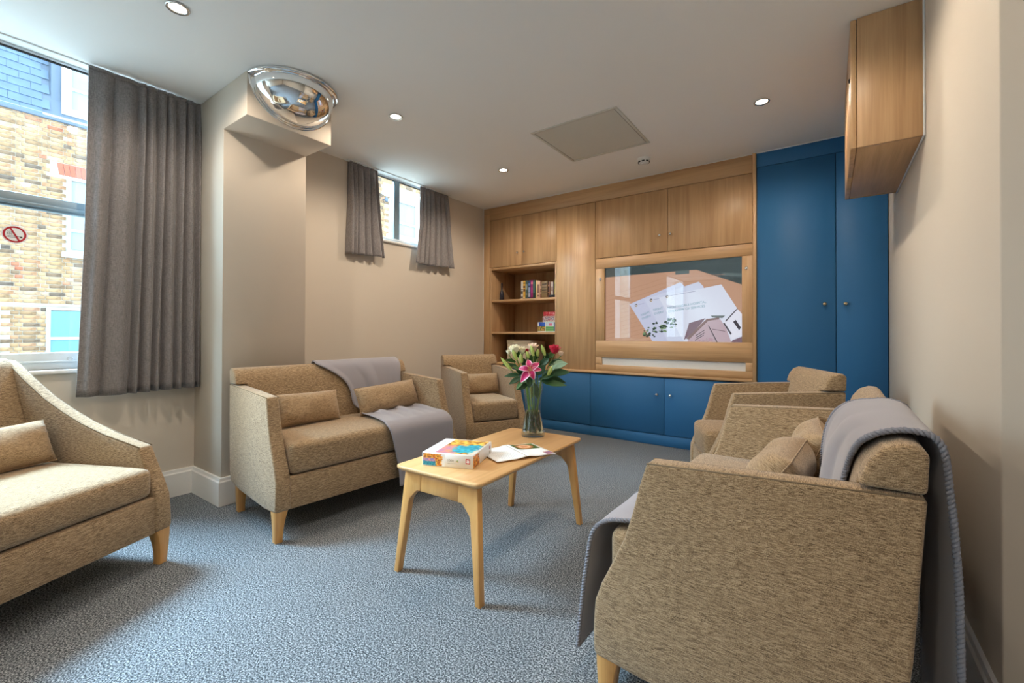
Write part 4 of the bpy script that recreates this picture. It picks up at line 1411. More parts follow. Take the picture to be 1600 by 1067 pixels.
# ------------------------------------------------------------------ jigsaw box on the table
def paint_grid(name, parent, fn_pos, fn_col, nu, nv, mat='print'):
    bm = bmesh.new()
    lay = bm.loops.layers.color.new('Col')
    vs = [[bm.verts.new(fn_pos(i / nu, j / nv)) for j in range(nv + 1)] for i in range(nu + 1)]
    for i in range(nu):
        for j in range(nv):
            f = bm.faces.new((vs[i][j], vs[i + 1][j], vs[i + 1][j + 1], vs[i][j + 1]))
            for lp, (a, b) in zip(f.loops, ((i, j), (i + 1, j), (i + 1, j + 1), (i, j + 1))):
                c = fn_col(a / nu, b / nv)
                lp[lay] = (*c, 1)
    me = bpy.data.meshes.new(name); bm.to_mesh(me); bm.free()
    me.materials.append(MATS[mat])
    o = bpy.data.objects.new(name, me); COL.objects.link(o)
    if parent:
        o.parent = parent
    return o


def nz(x, y, s=0.0):
    return noise.noise(Vector((x, y, s)))


def mixc(a, b, t):
    t = max(0, min(1, t))
    return tuple(lerp(p, q, t) for p, q in zip(a, b))


def s2(*c):
    v = srgb(*c)
    # byte colour layers store sRGB, so hand the display value over
    return tuple(x / 255 for x in c)


def canyon(u, v):
    """autumn trees round a turquoise lake"""
    h_ = nz(u * 14, v * 14, 1.3); g_ = nz(u * 6, v * 6, 4.2)
    tree = mixc(s2(214, 138, 40), s2(246, 206, 96), 0.5 + 1.1 * h_)
    tree = mixc(tree, s2(120, 74, 30), max(0, -h_ * 1.8))
    rock = mixc(s2(226, 150, 110), s2(190, 130, 170), 0.5 + 1.2 * g_)
    lake = mixc(s2(8, 128, 158), s2(40, 186, 206), 0.5 + 1.0 * h_)
    c = tree
    c = mixc(c, rock, smoothstep(0.62, 0.45, v + 0.25 * g_) * smoothstep(0.62, 0.42, u))
    lk = smoothstep(0.06, 0.0, abs(v - 0.36 - 0.12 * g_) - 0.27 + 0.34 * max(0, 0.55 - u)) * smoothstep(0.28, 0.42, u + 0.1 * h_)
    c = mixc(c, lake, lk)
    c = mixc(c, s2(216, 206, 186), smoothstep(0.82, 0.95, u - 0.25 * v + 0.2 * h_))
    return c


def lakeside(u, v):
    h_ = nz(u * 16, v * 9, 2.1)
    tree = mixc(s2(214, 110, 44), s2(250, 200, 80), 0.5 + 1.3 * nz(u * 9, v * 7, 7))
    tree = mixc(tree, s2(96, 56, 34), max(0, -h_ * 2.2))
    mid = mixc(s2(120, 130, 200), s2(226, 150, 160), 0.5 + 1.4 * h_)
    water = mixc(s2(10, 110, 150), s2(50, 170, 190), 0.5 + h_)
    c = tree
    c = mixc(c, mid, smoothstep(0.7, 0.55, v) * smoothstep(0.62, 0.5, u))
    c = mixc(c, water, smoothstep(0.40, 0.30, v) * smoothstep(0.62, 0.52, u))
    return c


pbx = thing('jigsaw_box', 'white jigsaw puzzle box with a turquoise lake picture on the coffee table', 'box', (-1.375, 1.275, TZ), math.atan2(0.078, 0.210))
LX, LY, LZ = 0.224, 0.240, 0.056
MB().box(0.0012, LX - 0.0012, 0.0012, LY - 0.0012, 0.0005, LZ - 0.004).build('tray', 'paper', pbx, bevel=0.001, seg=1)
MB().box(0, LX, 0, LY, 0.002, LZ).build('lid', 'paper', pbx, bevel=0.0012, seg=1)
e = 0.0004
paint_grid('lid_picture', pbx, lambda u, v: (0.052 + u * (LX - 0.060), 0.008 + v * (LY - 0.016), LZ + e), canyon, 40, 40)
paint_grid('front_picture', pbx, lambda u, v: ((0.004 + u * 0.098) , -e, 0.004 + v * (LZ - 0.008)), lambda u, v: lakeside(u, v) if u < 0.86 + 0.12 * nz(v * 6, 3.1) else s2(236, 236, 234), 34, 18)
paint_grid('side_picture', pbx, lambda u, v: (LX + e, 0.003 + u * 0.085, 0.004 + v * (LZ - 0.008)), lambda u, v: lakeside(0.62 + u * 0.5, v) if u < 0.84 + 0.14 * nz(v * 6, 5.7) else s2(236, 236, 234), 26, 18)
MF = Matrix.Translation((0.112, -e, 0.024)) @ Matrix.Rotation(PI / 2, 4, 'X')
pbr('print_grey', (0.36, 0.33, 0.27), 0.5); pbr('print_green', (0.25, 0.42, 0.12), 0.5); pbr('print_orange', (0.6, 0.3, 0.08), 0.5); pbr('print_red', srgb(186, 40, 38), 0.4)
text_mesh('piece_count', '1000', 0.0165, 'print_grey', pbx, MF @ Matrix.Scale(0.86, 4, (1, 0, 0)), 0.0002)
mb = MB()
for k, (dx, dz, r) in enumerate(((0.152, 0.027, 0.0028), (0.157, 0.030, 0.0030), (0.159, 0.025, 0.0022))):
    mb.mi = k % 2
    mb.face([(dx + r * math.cos(a * PI / 4), -e, dz + r * math.sin(a * PI / 4)) for a in range(8)])
mb.build('jigsaw_mark', ['print_orange', 'print_green'], pbx)
mb = MB()
for k in range(9):
    mb.box(0.110 + k * 0.0052, 0.1142 + k * 0.0052, -0.0003, 0, 0.0175, 0.0190)
mb.build('small_print', 'print_grey', pbx)
lg = MB().prism([(x, -0.0001, z) for x, z, _ in rrect(0.0095, 0.0105, 0.002, 0, 3)], [(x, -0.0005, z) for x, z, _ in rrect(0.0095, 0.0105, 0.002, 0, 3)]).build('logo', 'print_red', pbx, loc=(0.202, 0, 0.031))
mb = MB()
mb.box(-0.0065, 0.0065, -0.0009, -0.0005, -0.0055, -0.0015)
mb.poly([(-0.006, -0.0008, 0.001), (0.006, -0.0008, 0.001), (0.0068, -0.0008, 0.0065), (0.003, -0.0008, 0.0035), (0, -0.0008, 0.0075), (-0.003, -0.0008, 0.0035), (-0.0068, -0.0008, 0.0065)], [(0, 1, 2, 3, 4, 5, 6)])
mb.build('logo_mark', 'paper', lg)
mb = MB()
for (a, b, c, d) in ((0.208, 0.222, 0.030, 0.044), (0.208, 0.222, 0.012, 0.024)):
    mb.mi = 0 if c > 0.02 else 1
    mb.box(LX, LX + 0.0005, a, b, c, d)
mb.build('side_marks', ['print_red', 'print_grey'], pbx)
mb = MB(); mb.mi = 0; mb.box(0.010, 0.030, 0.010, 0.016, LZ, LZ + e); mb.mi = 1
for k in range(12):
    mb.box(0.018, 0.026 + 0.008 * (k % 2), 0.060 + k * 0.012, 0.066 + k * 0.012, LZ, LZ + e)
mb.build('lid_print', ['print_red', 'print_grey'], pbx)

# ------------------------------------------------------------------ open magazine
mg = thing('magazine', 'open white magazine with a food photograph lying on the coffee table', 'magazine', (-1.165, 1.655, TZ), math.radians(-26))
# spine along local x; one page towards the near end, the other towards the far end


def page(y0, y1, lift, name, skew=0.0):
    def fn(u, v):
        y = lerp(y0, y1, u)
        z = 0.003 + 0.010 * math.exp(-((u) / 0.25) ** 2) + lift * u ** 2 * (0.4 + 0.6 * v) + 0.0035 * math.sin(PI * u)
        return (lerp(-0.105, 0.105, v) + skew * u, y, z)
    mb = MB(); mb.grid(fn, 14, 10)
    return mb.build(name, 'paper', mg, smooth=True, solid=0.0018), fn


pA, fA = page(0.0, -0.148, 0.004, 'left_page')
pB, fB = page(0.0, 0.148, 0.002, 'right_page')
MB().tube([(-0.105, 0, 0.012), (0.105, 0, 0.012)], 0.0016, 6).build('spine_fold', 'print_grey', mg, smooth=True)


def food(u, v):
    d = math.hypot((u - 0.5) * 1.0, (v - 0.48) * 1.2)
    h_ = nz(u * 11, v * 11, 3.3)
    c = mixc(s2(54, 84, 34), s2(96, 120, 60), 0.5 + h_)
    c = mixc(c, s2(176, 100, 50), smoothstep(0.50, 0.38, d))
    c = mixc(c, mixc(s2(226, 180, 130), s2(246, 226, 200), 0.5 + h_), smoothstep(0.36, 0.26, d))
    c = mixc(c, s2(196, 120, 66), smoothstep(0.25, 0.15, d + 0.1 * h_))
    return c


paint_grid('food_picture', mg, lambda u, v: (lambda p: (p[0], p[1], p[2] + 0.0016))(fB(0.10 + 0.82 * v, 0.03 + 0.42 * u)), food, 16, 16)
paint_grid('corner_picture', mg, lambda u, v: (lambda p: (p[0], p[1], p[2] + 0.0016))(fB(0.70 + 0.26 * v, 0.78 + 0.2 * u)), lambda u, v: mixc(s2(190, 120, 90), s2(110, 90, 160), 0.5 + 1.5 * nz(u * 5, v * 5, 8)), 8, 8)
mb = MB()
for k in range(11):
    a, b = 0.15 + k * 0.065, 0.15 + k * 0.065 + 0.018
    p = [fA(a, 0.10), fA(a, 0.44), fA(b, 0.44), fA(b, 0.10)]; mb.face([(q[0], q[1], q[2] + 0.0015) for q in p])
    p = [fA(a, 0.54), fA(a, 0.90 - 0.2 * (k == 10)), fA(b, 0.90 - 0.2 * (k == 10)), fA(b, 0.54)]; mb.face([(q[0], q[1], q[2] + 0.0015) for q in p])
pbr('print_pale', (0.62, 0.62, 0.64), 0.5)
mb.build('text_lines', 'print_pale', mg)

# ------------------------------------------------------------------ vase and flowers
VP = Vector((-1.293, 1.992, TZ))
vs_ = thing('glass_vase', 'waisted clear glass vase of flowers on the far end of the coffee table', 'vase', VP)
outer = [(0.0615, 0.0), (0.0625, 0.012), (0.0605, 0.03), (0.053, 0.07), (0.0445, 0.11), (0.0405, 0.14), (0.0415, 0.175), (0.0475, 0.22), (0.055, 0.265), (0.0605, 0.300)]
inner = [(0.0570, 0.300), (0.0520, 0.265), (0.0445, 0.22), (0.0385, 0.175), (0.0375, 0.14), (0.0415, 0.11), (0.050, 0.07), (0.057, 0.03), (0.056, 0.018), (0.0, 0.015)]
MB().lathe([(0, 0.0005)] + outer + [(0.0595, 0.3025)] + inner, seg=36).build('glass', 'vase_glass', vs_, smooth=True)
MB().lathe([(0, 0.0152), (0.0555, 0.0185), (0.0566, 0.03), (0.0496, 0.07), (0.0411, 0.11), (0.0376, 0.132), (0, 0.132)], seg=36).build('water', 'water', vs_, smooth='auto')

pbr('petal_cream', (0.90, 0.87, 0.68), 0.6, vary=0.08, vscale=60); pbr('petal_pale_pink', (0.85, 0.68, 0.55), 0.6, vary=0.06, vscale=60)
pbr('petal_red', (0.52, 0.008, 0.045), 0.55, vary=0.15, vscale=40)
pbr('bud_green', (0.40, 0.50, 0.13), 0.5, vary=0.15, vscale=40); pbr('stem_green', (0.13, 0.24, 0.05), 0.5, vary=0.2, vscale=30)
pbr('leaf_green', (0.018, 0.070, 0.026), 0.4, vary=0.35, vscale=18); pbr('leaf_pale', (0.26, 0.38, 0.25), 0.45, vary=0.2, vscale=18); pbr('leaf_mid', (0.045, 0.13, 0.03), 0.4, vary=0.3, vscale=18)
pbr('stamen', (0.50, 0.13, 0.03), 0.6)
# lily petal: white margin, crimson centre, from a colour layer
MATS['print'].name
vr = Vector((R.x, R.y, 0)); vf = Vector((-F.x, -F.y, 0)); vu = Vector((0, 0, 1))     # bouquet axes: right, towards the room, up
PXM = 690.32 / 2.39


def at(px, py, depth=0.0):
    """bouquet position: px, py in millimetres right of / above the vase foot"""
    return vr * (px / 1000) + vf * depth + vu * (py / 1000)


def stem_pts(head, foot_ang, foot_r=0.030):
    h_ = Vector(head)
    foot = Vector((foot_r * math.cos(foot_ang), foot_r * math.sin(foot_ang), 0.024))
    neck = Vector((h_.x, h_.y, 0)); neck = neck * (0.026 / max(0.03, neck.length)) + Vector((0, 0, 0.16))
    rim = Vector((h_.x, h_.y, 0)); rim = rim * min(0.045 / max(0.045, rim.length), 1) + Vector((0, 0, min(0.29, max(0.25, h_.z - 0.03))))
    pts = [foot, neck, rim, h_]
    out_ = []
    P = [pts[0]] + pts + [pts[-1]]
    for i in range(1, len(P) - 2):
        p0, p1, p2, p3 = P[i - 1], P[i], P[i + 1], P[i + 2]
        for k in range(6):
            s = k / 6
            out_.append(0.5 * ((2 * p1) + (-p0 + p2) * s + (2 * p0 - 5 * p1 + 4 * p2 - p3) * s * s + (-p0 + 3 * p1 - 3 * p2 + p3) * s ** 3))
    out_.append(pts[-1])
    return out_


def leaf_shape(base, direction, length, width, droop=0.2, up=Vector((0, 0, 1)), fold=0.25, twist=0.0):
    d = Vector(direction).normalized()
    side = d.cross(up)
    if side.length < 1e-3:
        side = d.cross(Vector((1, 0, 0)))
    side.normalize()
    nrm_ = side.cross(d)
    side, nrm_ = side * math.cos(twist) + nrm_ * math.sin(twist), nrm_ * math.cos(twist) - side * math.sin(twist)

    def fn(u, v):
        w = math.sin(PI * min(1, u * 0.96 + 0.03)) ** 0.85 * (1 - 0.25 * u)
        s = (v * 2 - 1)
        p = Vector(base) + d * (length * u) + side * (s * w * width / 2) + nrm_ * (fold * width * (abs(s) ** 1.3) * w * 0.5)
        p += Vector((0, 0, -1)) * droop * length * u * u
        return p
    return fn


def add_leaf(parent, base, direction, length, width, mat, droop=0.2, fold=0.25, twist=0.0, name='leaf', up=Vector((0, 0, 1))):
    mb = MB(); mb.grid(leaf_shape(base, direction, length, width, droop, up=up, fold=fold, twist=twist), 10, 6)
    return mb.build(name, mat, parent, smooth=True, solid=0.0009)


def rose(label, name, px, py, depth, r, mat, ang, openness=1.0, group=None, tilt=(0, 0)):
    t = thing(name, label, 'flower', VP, 0, group)
    head = at(px, py, depth)
    MB().tube(stem_pts(head + Vector((0, 0, -r * 0.9)), ang), 0.0026, 7).build('stem', 'stem_green', t, smooth=True)
    axis = (vu + vr * tilt[0] + vf * tilt[1]).normalized()
    ax = axis.cross(Vector((0, 1, 0))).normalized(); ay = axis.cross(ax)
    for k in range(13):
        ring = 0 if k < 3 else (1 if k < 8 else 2)
        n_in = (3, 5, 5)[ring]; a = 2 * PI * (k / n_in) + ring * 0.6
        rr = r * (0.36, 0.66, 0.98)[ring] * openness; hh = r * (1.95, 1.85, 1.55)[ring]
        wid = (2.4, 1.55, 1.5)[ring]

        def fn(u, v, a=a, rr=rr, hh=hh, wid=wid, ring=ring):
            s = (v * 2 - 1)
            aa = a + s * wid / 2 * (0.55 + 0.45 * math.sin(PI * min(1, u * 0.75 + 0.2)))
            rad = rr * (0.30 + 0.75 * math.sin(PI * (0.08 + 0.52 * u))) + (0.16 * r * ring * smoothstep(0.7, 1, u))
            z = -r * 0.9 + hh * u * (1 - 0.14 * s * s)
            return head + (ax * math.cos(aa) + ay * math.sin(aa)) * rad + axis * z
        mb = MB(); mb.grid(fn, 7, 7); mb.build('petal', mat, t, smooth=True, solid=0.0008)
    for k in range(5):
        a = 2 * PI * k / 5
        add_leaf(t, head - axis * r * 0.9, (ax * math.cos(a) + ay * math.sin(a)) * 0.8 + axis * 0.6, r * 1.2, r * 0.5, 'stem_green', 0.3, name='sepal')
    return t


def lily_bud(label, px, py, dirpx, dirpy, L, ang, depth=0.0, ddepth=0.0, w=0.0105, mat='bud_green', group='closed green lily buds'):
    t = thing('lily_bud', label, 'flower', VP, 0, group)
    b0 = at(px, py, depth); d = (vr * dirpx + vu * dirpy + vf * ddepth).normalized()
    MB().tube(stem_pts(b0, ang), 0.0022, 7).build('stem', 'stem_green', t, smooth=True)
    pts = [b0 + d * (L * k / 12) for k in range(13)]
    mb = MB(); mb.tube(pts, lambda s: w * (0.35 + 0.65 * math.sin(PI * min(1, s * 0.8 + 0.15))) * (1 - 0.75 * smoothstep(0.75, 1, s)), 12)
    mb.build('bud', mat, t, smooth=True)
    a = d.cross(Vector((0, 0, 1))).normalized(); c = a.cross(d)
    for k in range(3):
        q = 2 * PI * k / 3
        mb = MB(); mb.tube([pts[i] + (a * math.cos(q) + c * math.sin(q)) * (w * (0.35 + 0.65 * math.sin(PI * min(1, i / 12 * 0.8 + 0.15))) * (1 - 0.75 * smoothstep(0.75, 1, i / 12))) for i in range(1, 12)], 0.0009, 5)
        mb.build('ridge', 'stem_green', t, smooth=True)
    return t


def mm(u, v):
    """picture offsets of the bouquet turned into millimetres from the vase foot"""
    return ((u - 833.0) / PXM * 1000, (679.5 - v) / PXM * 1000)


# the open pink lily
t = thing('pink_lily', 'open crimson and white lily at the front of the vase', 'flower', VP)
lx, ly = mm(828, 577)
hd = at(lx, ly, 0.075)
MB().tube(stem_pts(hd - vf * 0.03 - vu * 0.01, 0.3), 0.003, 7).build('stem', 'stem_green', t, smooth=True)
axis = (vf * 0.85 + vu * 0.35 - vr * 0.08).normalized()
ax = axis.cross(vu).normalized(); ay = ax.cross(axis)
if ay.z < 0:
    ay = -ay
if ax.dot(vr) < 0:
    ax = -ax


def lily_col(u, v):
    s = abs(v * 2 - 1)
    c = mixc(s2(160, 8, 78), s2(200, 44, 112), u)
    c = mixc(c, s2(248, 232, 238), smoothstep(0.66, 1.0, s + 0.22 * u - 0.1))
    c = mixc(c, s2(240, 220, 170), smoothstep(0.14, 0.0, u))
    return c


for k, (a, ln, wd) in enumerate(((104, 0.066, 0.034), (46, 0.064, 0.034), (8, 0.058, 0.030), (-68, 0.050, 0.034), (-130, 0.078, 0.040), (168, 0.066, 0.032))):
    a = math.radians(a)
    rad = ax * math.cos(a) + ay * math.sin(a); sd_ = ax * -math.sin(a) + ay * math.cos(a)

    def fn(u, v, rad=rad, sd_=sd_, ln=ln, wd=wd, k=k):
        s = v * 2 - 1
        w = math.sin(PI * min(1, 0.12 + u * 0.86)) ** 0.8
        p = hd + rad * (ln * u) + axis * (0.012 * math.sin(PI * u) - 0.016 * u * u + 0.0025 * (k % 2)) + sd_ * (s * w * wd / 2) + axis * (0.16 * wd * s * s * w)
        return p
    paint_grid('petal', t, fn, lily_col, 14, 10)
    for p in t.children[-1].data.polygons:
        p.use_smooth = True
for k in range(6):
    a = 2 * PI * k / 6 + 0.3
    tip = hd + axis * 0.030 + (ax * math.cos(a) + ay * math.sin(a)) * 0.012
    st = MB().tube([hd + axis * 0.002, hd + axis * 0.018 + (tip - hd - axis * 0.03) * 0.5, tip], 0.0009, 5).build('filament', 'bud_green', t, smooth=True)
    MB().tube([tip - sd_ * 0.004, tip + sd_ * 0.004], 0.0021, 6).build('anther', 'stamen', st, smooth=True)

rose('large red rose on the right of the bouquet', 'red_rose', *mm(866, 546), 0.01, 0.0245, 'petal_red', 1.2, tilt=(0.1, 0.2))
RG = 'cream roses in the vase'
rose('cream rose at the left of the bouquet', 'cream_rose', *mm(804, 546), 0.01, 0.0245, 'petal_cream', 2.4, 0.95, RG, (-0.15, 0.15))
rose('cream rose between the left rose and the blush rose', 'cream_rose', *mm(816, 548), -0.01, 0.0205, 'petal_cream', 3.3, 0.85, RG, (0, 0.1))
rose('blush rose at the top centre of the bouquet', 'blush_rose', *mm(833, 543), -0.005, 0.0225, 'petal_pale_pink', 4.1, 1.0, None, (0.05, 0.2))
rose('small cream rose at the far left rim of the bouquet', 'cream_rose', *mm(795, 551), -0.03, 0.013, 'petal_cream', 5.0, 0.9, RG)
rose('small peach rose half hidden behind the red rose', 'peach_rose', *mm(877, 553), -0.03, 0.013, 'petal_pale_pink', 5.6, 0.9)
rose('dark red rosebud tucked behind the cream roses', 'red_rosebud', *mm(823, 549), -0.025, 0.013, 'petal_red', 0.7, 0.8)
for i, (u0, v0, dx, dy, L, dp, lab) in enumerate((
        (799, 577, -0.60, 0.70, 0.085, 0.04, 'yellow green lily bud leaning out at the far left'),
        (807, 562, -0.35, 0.9, 0.062, 0.03, 'green lily bud just below the left cream rose'),
        (815, 566, -0.15, 1.0, 0.050, 0.045, 'slim pale lily bud between the cream rose and the open lily'),
        (833, 556, -0.25, 0.95, 0.058, 0.03, 'green lily bud below the blush rose'),
        (851, 556, -0.30, 0.95, 0.062, 0.01, 'tall yellow green lily bud right of the blush rose'),
        (840, 557, 0.0, 1.0, 0.040, 0.0, 'short green lily bud in the middle of the bouquet'),
        (855, 585, 0.40, 0.85, 0.058, 0.05, 'pale green lily bud on the right of the open lily'),
        (826, 560, -0.3, 0.9, 0.042, 0.02, 'small cream lily bud above the open lily'))):
    lily_bud(lab, *mm(u0, v0), dx, dy, L, 0.5 + i * 0.7, dp)
# foliage sprigs
sprigs = [
    ('dark leafy sprig spreading on the right of the vase', (850, 580), [((852, 585), 1.0, 0.25, 0.135, 0.060, 'leaf_green', 0.02), ((850, 592), 1.0, -0.05, 0.120, 0.052, 'leaf_green', -0.03), ((848, 597), 1.0, 0.02, 0.125, 0.040, 'leaf_mid', 0.02), ((858, 572), 0.9, 0.55, 0.085, 0.050, 'leaf_green', -0.02)]),
    ('pale grey green leaf spray under the red rose', (862, 572), [((862, 575), 0.9, 0.45, 0.090, 0.034, 'leaf_pale', 0.03), ((864, 568), 0.95, 0.22, 0.070, 0.030, 'leaf_pale', 0.01), ((858, 580), 0.5, 0.8, 0.06, 0.022, 'leaf_pale', 0.05)]),
    ('drooping leafy sprig on the left of the vase', (815, 583), [((812, 585), -0.9, 0.05, 0.085, 0.032, 'leaf_green', 0.04), ((815, 588), -0.8, -0.3, 0.075, 0.034, 'leaf_green', 0.05), ((808, 572), -1.0, 0.22, 0.085, 0.024, 'leaf_green', 0.0), ((818, 592), -0.5, -0.5, 0.060, 0.030, 'leaf_mid', 0.06), ((806, 566), -1.0, 0.35, 0.060, 0.022, 'leaf_mid', -0.02), ((814, 578), -0.8, 0.5, 0.055, 0.03, 'leaf_mid', 0.05)]),
    ('dark leafy sprig filling the centre of the bouquet', (835, 575), [((830, 590), -0.4, 0.3, 0.07, 0.045, 'leaf_green', 0.035), ((838, 585), 0.4, 0.6, 0.085, 0.050, 'leaf_green', 0.03), ((845, 575), 0.3, 0.8, 0.07, 0.045, 'leaf_green', 0.0), ((822, 575), -0.3, 0.8, 0.07, 0.045, 'leaf_green', -0.01), ((832, 570), 0.05, 0.9, 0.07, 0.05, 'leaf_mid', -0.02), ((846, 590), 0.8, 0.4, 0.075, 0.045, 'leaf_green', 0.035), ((838, 598), 0.2, -0.9, 0.085, 0.040, 'leaf_green', 0.03), ((834, 600), -0.15, -1.0, 0.075, 0.034, 'leaf_mid', 0.012), ((825, 598), -0.6, -0.2, 0.07, 0.035, 'leaf_green', 0.05), ((858, 560), 0.5, 0.6, 0.06, 0.04, 'leaf_mid', -0.03), ((812, 560), -0.3, 0.8, 0.05, 0.035, 'leaf_mid', -0.02), ((842, 592), 0.9, 0.1, 0.075, 0.045, 'leaf_green', 0.02), ((845, 570), 0.7, 0.7, 0.06, 0.045, 'leaf_green', 0.02), ((820, 582), -0.7, 0.4, 0.06, 0.045, 'leaf_green', 0.03), ((838, 562), 0.1, 1.0, 0.055, 0.04, 'leaf_green', -0.03), ((852, 566), 0.2, 1.0, 0.06, 0.04, 'leaf_green', -0.03), ((826, 588), 0.0, -0.55, 0.05, 0.04, 'leaf_green', 0.06)]),
]
for i, (lab, st_, lvs) in enumerate(sprigs):
    t = thing('leaf_sprig', lab, 'foliage', VP)
    MB().tube(stem_pts(at(*mm(*st_), 0.0), 0.9 + i * 1.6), 0.0024, 7).build('stem', 'stem_green', t, smooth=True)
    for (uv, dx, dy, L, w, m_, dp) in lvs:
        inside = dy < -0.8
        b0 = at(*mm(*uv), dp)
        if inside:
            b0 = at((mm(*uv)[0]) * 0.3, mm(*uv)[1], 0.02)
        add_leaf(t, b0, vr * dx + vu * dy + vf * (0.25 if not inside else 0.02), L, w, m_, 0.12 if not inside else 0.0, 0.18, random.uniform(-0.35, 0.35), up=(vf * 0.85 + vu * 0.5).normalized())
# extra bare stems reaching down in the water belong to the sprigs above

# ------------------------------------------------------------------ things on the bookcase shelves
SH1, SH2, BOT = 1.3585, 1.0005, 0.6555


def book(label, x0, x1, hgt, dep, color, yfront=3.985, z=SH1, bands=(), group='books on the upper shelf', face=False, lean=0.0):
    nm = 'cover_%d_%d_%d' % tuple(int(c) for c in color)
    if nm not in MATS:
        pbr(nm, srgb(*color), 0.5)
    t = thing('book', label, 'book', ((x0 + x1) / 2, yfront, z), 0, group)
    w = (x1 - x0) / 2 - 0.0006
    mb = MB(); mb.box(-w, -w + 0.0016, 0.0, dep, 0, hgt).box(w - 0.0016, w, 0.0, dep, 0, hgt).box(-w, w, -0.0016, 0.0, 0, hgt)
    mb.build('cover', nm, t, bevel=0.0006, seg=1)
    MB().box(-w + 0.0016, w - 0.0016, 0.0001, dep - 0.004, 0.003, hgt - 0.003).build('pages', 'paper', t)
    mb = MB()
    mats = []
    for (a, b, c) in bands:
        k = 'ink_%d_%d_%d' % c
        if k not in MATS:
            pbr(k, srgb(*c), 0.5)
        if k not in mats:
            mats.append(k)
        mb.mi = mats.index(k)
        mb.box(-w * 0.78, w * 0.78, -0.0022, -0.0016, hgt * a, hgt * b)
    if bands:
        mb.build('spine_print', mats, t)
    else:
        mb.bm.free()
    return t


BKS = [
    ('white paperback with dark lettering at the left end of the book row', -2.752, -2.722, 0.196, (206, 204, 196), [(0.30, 0.44, (70, 68, 66)), (0.50, 0.56, (120, 118, 112)), (0.08, 0.14, (70, 68, 66))]),
    ('yellow paperback with brown lettering', -2.721, -2.690, 0.198, (214, 166, 44), [(0.60, 0.72, (90, 50, 20)), (0.40, 0.54, (90, 50, 20)), (0.84, 0.90, (60, 40, 20)), (0.06, 0.12, (236, 210, 150))]),
    ('dark grey green book beside the yellow paperback', -2.689, -2.659, 0.199, (66, 88, 84), [(0.50, 0.80, (140, 150, 140)), (0.2, 0.3, (110, 120, 116))]),
    ('blue book with pale lettering', -2.658, -2.628, 0.198, (44, 62, 104), [(0.35, 0.62, (150, 166, 200)), (0.1, 0.3, (176, 180, 196)), (0.72, 0.85, (90, 120, 180))]),
    ('magenta book in the middle of the row', -2.627, -2.594, 0.200, (150, 34, 112), [(0.78, 0.9, (226, 120, 150)), (0.04, 0.08, (90, 16, 60)), (0.3, 0.6, (170, 60, 130))]),
    ('dark green book beside the magenta one', -2.593, -2.560, 0.197, (30, 62, 56), [(0.3, 0.9, (60, 100, 90))]),
    ('thin cream yellow booklet', -2.559, -2.542, 0.193, (226, 200, 140), []),
    ('pale pink paperback with dark lettering', -2.540, -2.502, 0.184, (222, 186, 160), [(0.3, 0.8, (150, 110, 90)), (0.1, 0.2, (150, 110, 90))]),
    ('narrow dark red book', -2.501, -2.487, 0.183, (96, 26, 24), [(0.55, 0.7, (214, 190, 160)), (0.25, 0.35, (214, 190, 160))]),
    ('broad dull gold hardback with dark title bars', -2.486, -2.412, 0.176, (134, 112, 78), [(0.80, 0.86, (52, 36, 28)), (0.62, 0.68, (86, 66, 46)), (0.45, 0.50, (86, 66, 46)), (0.30, 0.34, (86, 66, 46))]),
    ('dark brown hardback beside the broad gold book', -2.411, -2.391, 0.172, (80, 44, 32), [(0.3, 0.36, (180, 130, 90)), (0.7, 0.8, (180, 130, 90))]),
    ('tan book before the white spined one', -2.390, -2.372, 0.170, (120, 82, 60), []),
    ('white spined book near the right end', -2.371, -2.345, 0.166, (206, 190, 176), [(0.4, 0.7, (160, 130, 116))]),
    ('dark maroon book near the right end', -2.344, -2.330, 0.170, (64, 32, 30), []),
    ('yellow green book at the right end of the row', -2.329, -2.306, 0.178, (166, 160, 44), [(0.5, 0.8, (120, 118, 30))]),
]
for lab, a, b, h_, c, bands in BKS:
    book(lab, a, b, h_, 0.13 + 0.02 * random.random(), c, 3.99 + random.uniform(-0.006, 0.006), SH1, bands)
pbr('black_gloss', (0.02, 0.02, 0.025), 0.25)
t = thing('black_case', 'small black case lying in front of the right hand books', 'case', (-2.330, 3.962, SH1))
MB().box(-0.041, 0.041, -0.018, 0.018, 0, 0.026).build('body', 'black_gloss', t, bevel=0.006, seg=3)
MB().box(-0.0415, 0.0415, -0.0185, 0.0185, 0.0125, 0.0140).build('lid_seam', 'gap_dark', t)
pbr('bottle_dark', (0.022, 0.02, 0.032), 0.2)
t = thing('bottle', 'slim dark bottle alone on the upper shelf', 'bottle', (-3.060, 4.05, SH1))
MB().lathe([(0, 0), (0.024, 0), (0.026, 0.004), (0.026, 0.075), (0.022, 0.092), (0.011, 0.115), (0.0085, 0.135), (0.0085, 0.15), (0, 0.15)], seg=22).build('body', 'bottle_dark', t, smooth='auto')
MB().lathe([(0, 0.15), (0.0105, 0.15), (0.0105, 0.172), (0.012, 0.176), (0.009, 0.196), (0.005, 0.204), (0, 0.204)], seg=16).build('stopper', 'bottle_dark', t, smooth='auto')


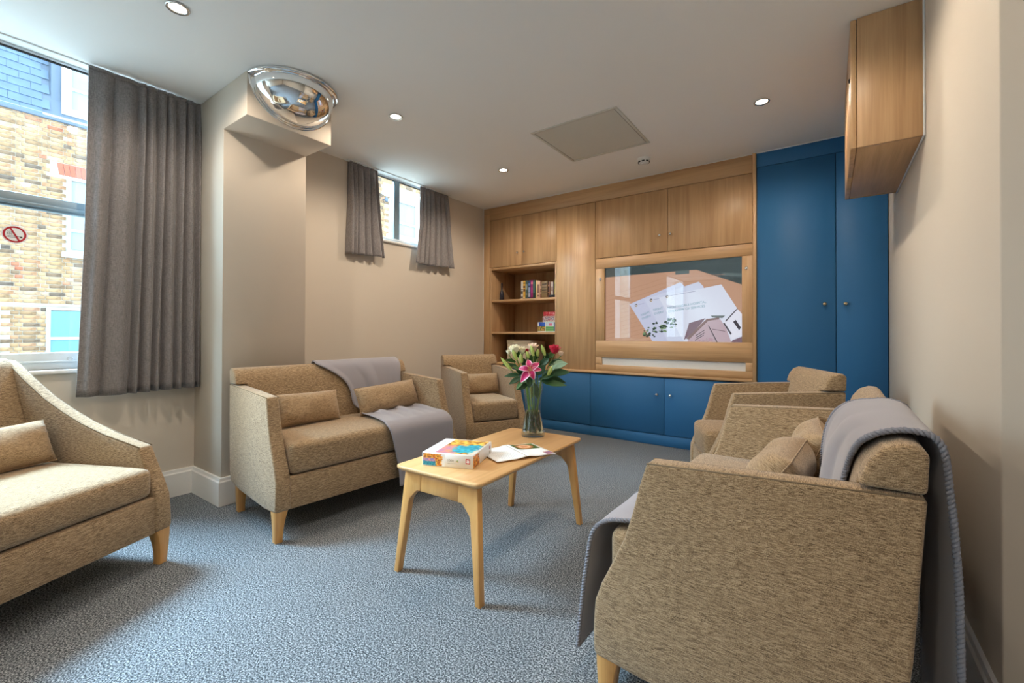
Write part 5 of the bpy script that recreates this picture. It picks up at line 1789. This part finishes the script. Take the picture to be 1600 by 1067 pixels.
def game_box(label, x0, x1, y0, y1, z0, z1, base, fcol, name='game_box'):
    nm = 'card_%d_%d_%d' % base
    if nm not in MATS:
        pbr(nm, srgb(*base), 0.4)
    t = thing(name, label, 'game', ((x0 + x1) / 2, y0, z0), 0, 'board games on the middle shelf')
    w = (x1 - x0) / 2
    h_ = z1 - z0
    MB().box(-w + 0.001, w - 0.001, 0.001, y1 - y0 - 0.001, 0, h_ * 0.7).build('tray', 'paper', t)
    MB().box(-w, w, 0, y1 - y0, h_ * 0.06, h_).build('lid', nm, t, bevel=0.001, seg=1)
    paint_grid('front_print', t, lambda u, v: (-w + 0.001 + u * (2 * w - 0.002), -0.0006, h_ * 0.08 + v * h_ * 0.9), fcol, 30, 12)
    return t


game_box('flat game box with blue and green picture at the left of the lower pair', -2.530, -2.434, 3.985, 4.20, SH2, SH2 + 0.104, (226, 228, 226),
         lambda u, v: s2(232, 236, 240) if u < 0.16 and v > 0.5 else (mixc(s2(30, 70, 170), s2(60, 110, 210), u) if v > 0.58 else mixc(s2(50, 110, 60), s2(214, 150, 80), 0.5 + 1.6 * nz(u * 9, v * 9, 5))))
game_box('pale blue and green game box at the right of the lower pair', -2.433, -2.322, 3.988, 4.22, SH2, SH2 + 0.103, (120, 190, 180),
         lambda u, v: s2(30, 70, 150) if u > 0.93 else (s2(206, 220, 232) if v > 0.5 else mixc(s2(60, 150, 100), s2(140, 190, 120), 0.5 + 1.4 * math.sin(v * 30))) if not (0.35 < u < 0.72 and 0.6 < v < 0.85) else s2(220, 120, 150))
game_box('game box crowded with small pictures under the red game', -2.474, -2.300, 3.995, 4.22, SH2 + 0.105, SH2 + 0.162, (216, 190, 110),
         lambda u, v: mixc(mixc(s2(30, 70, 140), s2(240, 226, 200), 0.5 + 2.2 * nz(u * 22, v * 9, 2)), s2(200, 60, 40), max(0, 2 * nz(u * 17, v * 8, 9))))
game_box('red game box on top of the game stack', -2.462, -2.300, 3.99, 4.21, SH2 + 0.1635, SH2 + 0.212, (170, 24, 40),
         lambda u, v: mixc(s2(176, 22, 40), s2(236, 200, 190), 2.4 * nz(u * 14, v * 6, 1) if u > 0.4 else 1.2 * nz(u * 12, v * 8, 6)))
pbr('box_cream', (0.66, 0.58, 0.46), 0.7, bump=0.3, bscale=150)
t = thing('storage_box', 'cream lidded storage box on the lowest shelf behind the flowers', 'box', (-2.79, 4.0, BOT))
MB().box(-0.155, 0.155, 0.004, 0.30, 0, 0.215).build('body', 'box_cream', t, bevel=0.003)
MB().box(-0.160, 0.160, 0, 0.305, 0.208, 0.250).build('lid', 'box_cream', t, bevel=0.004)
MB().box(-0.03, 0.03, -0.001, 0.005, 0.12, 0.15).build('label_holder', 'steel', t, bevel=0.001)
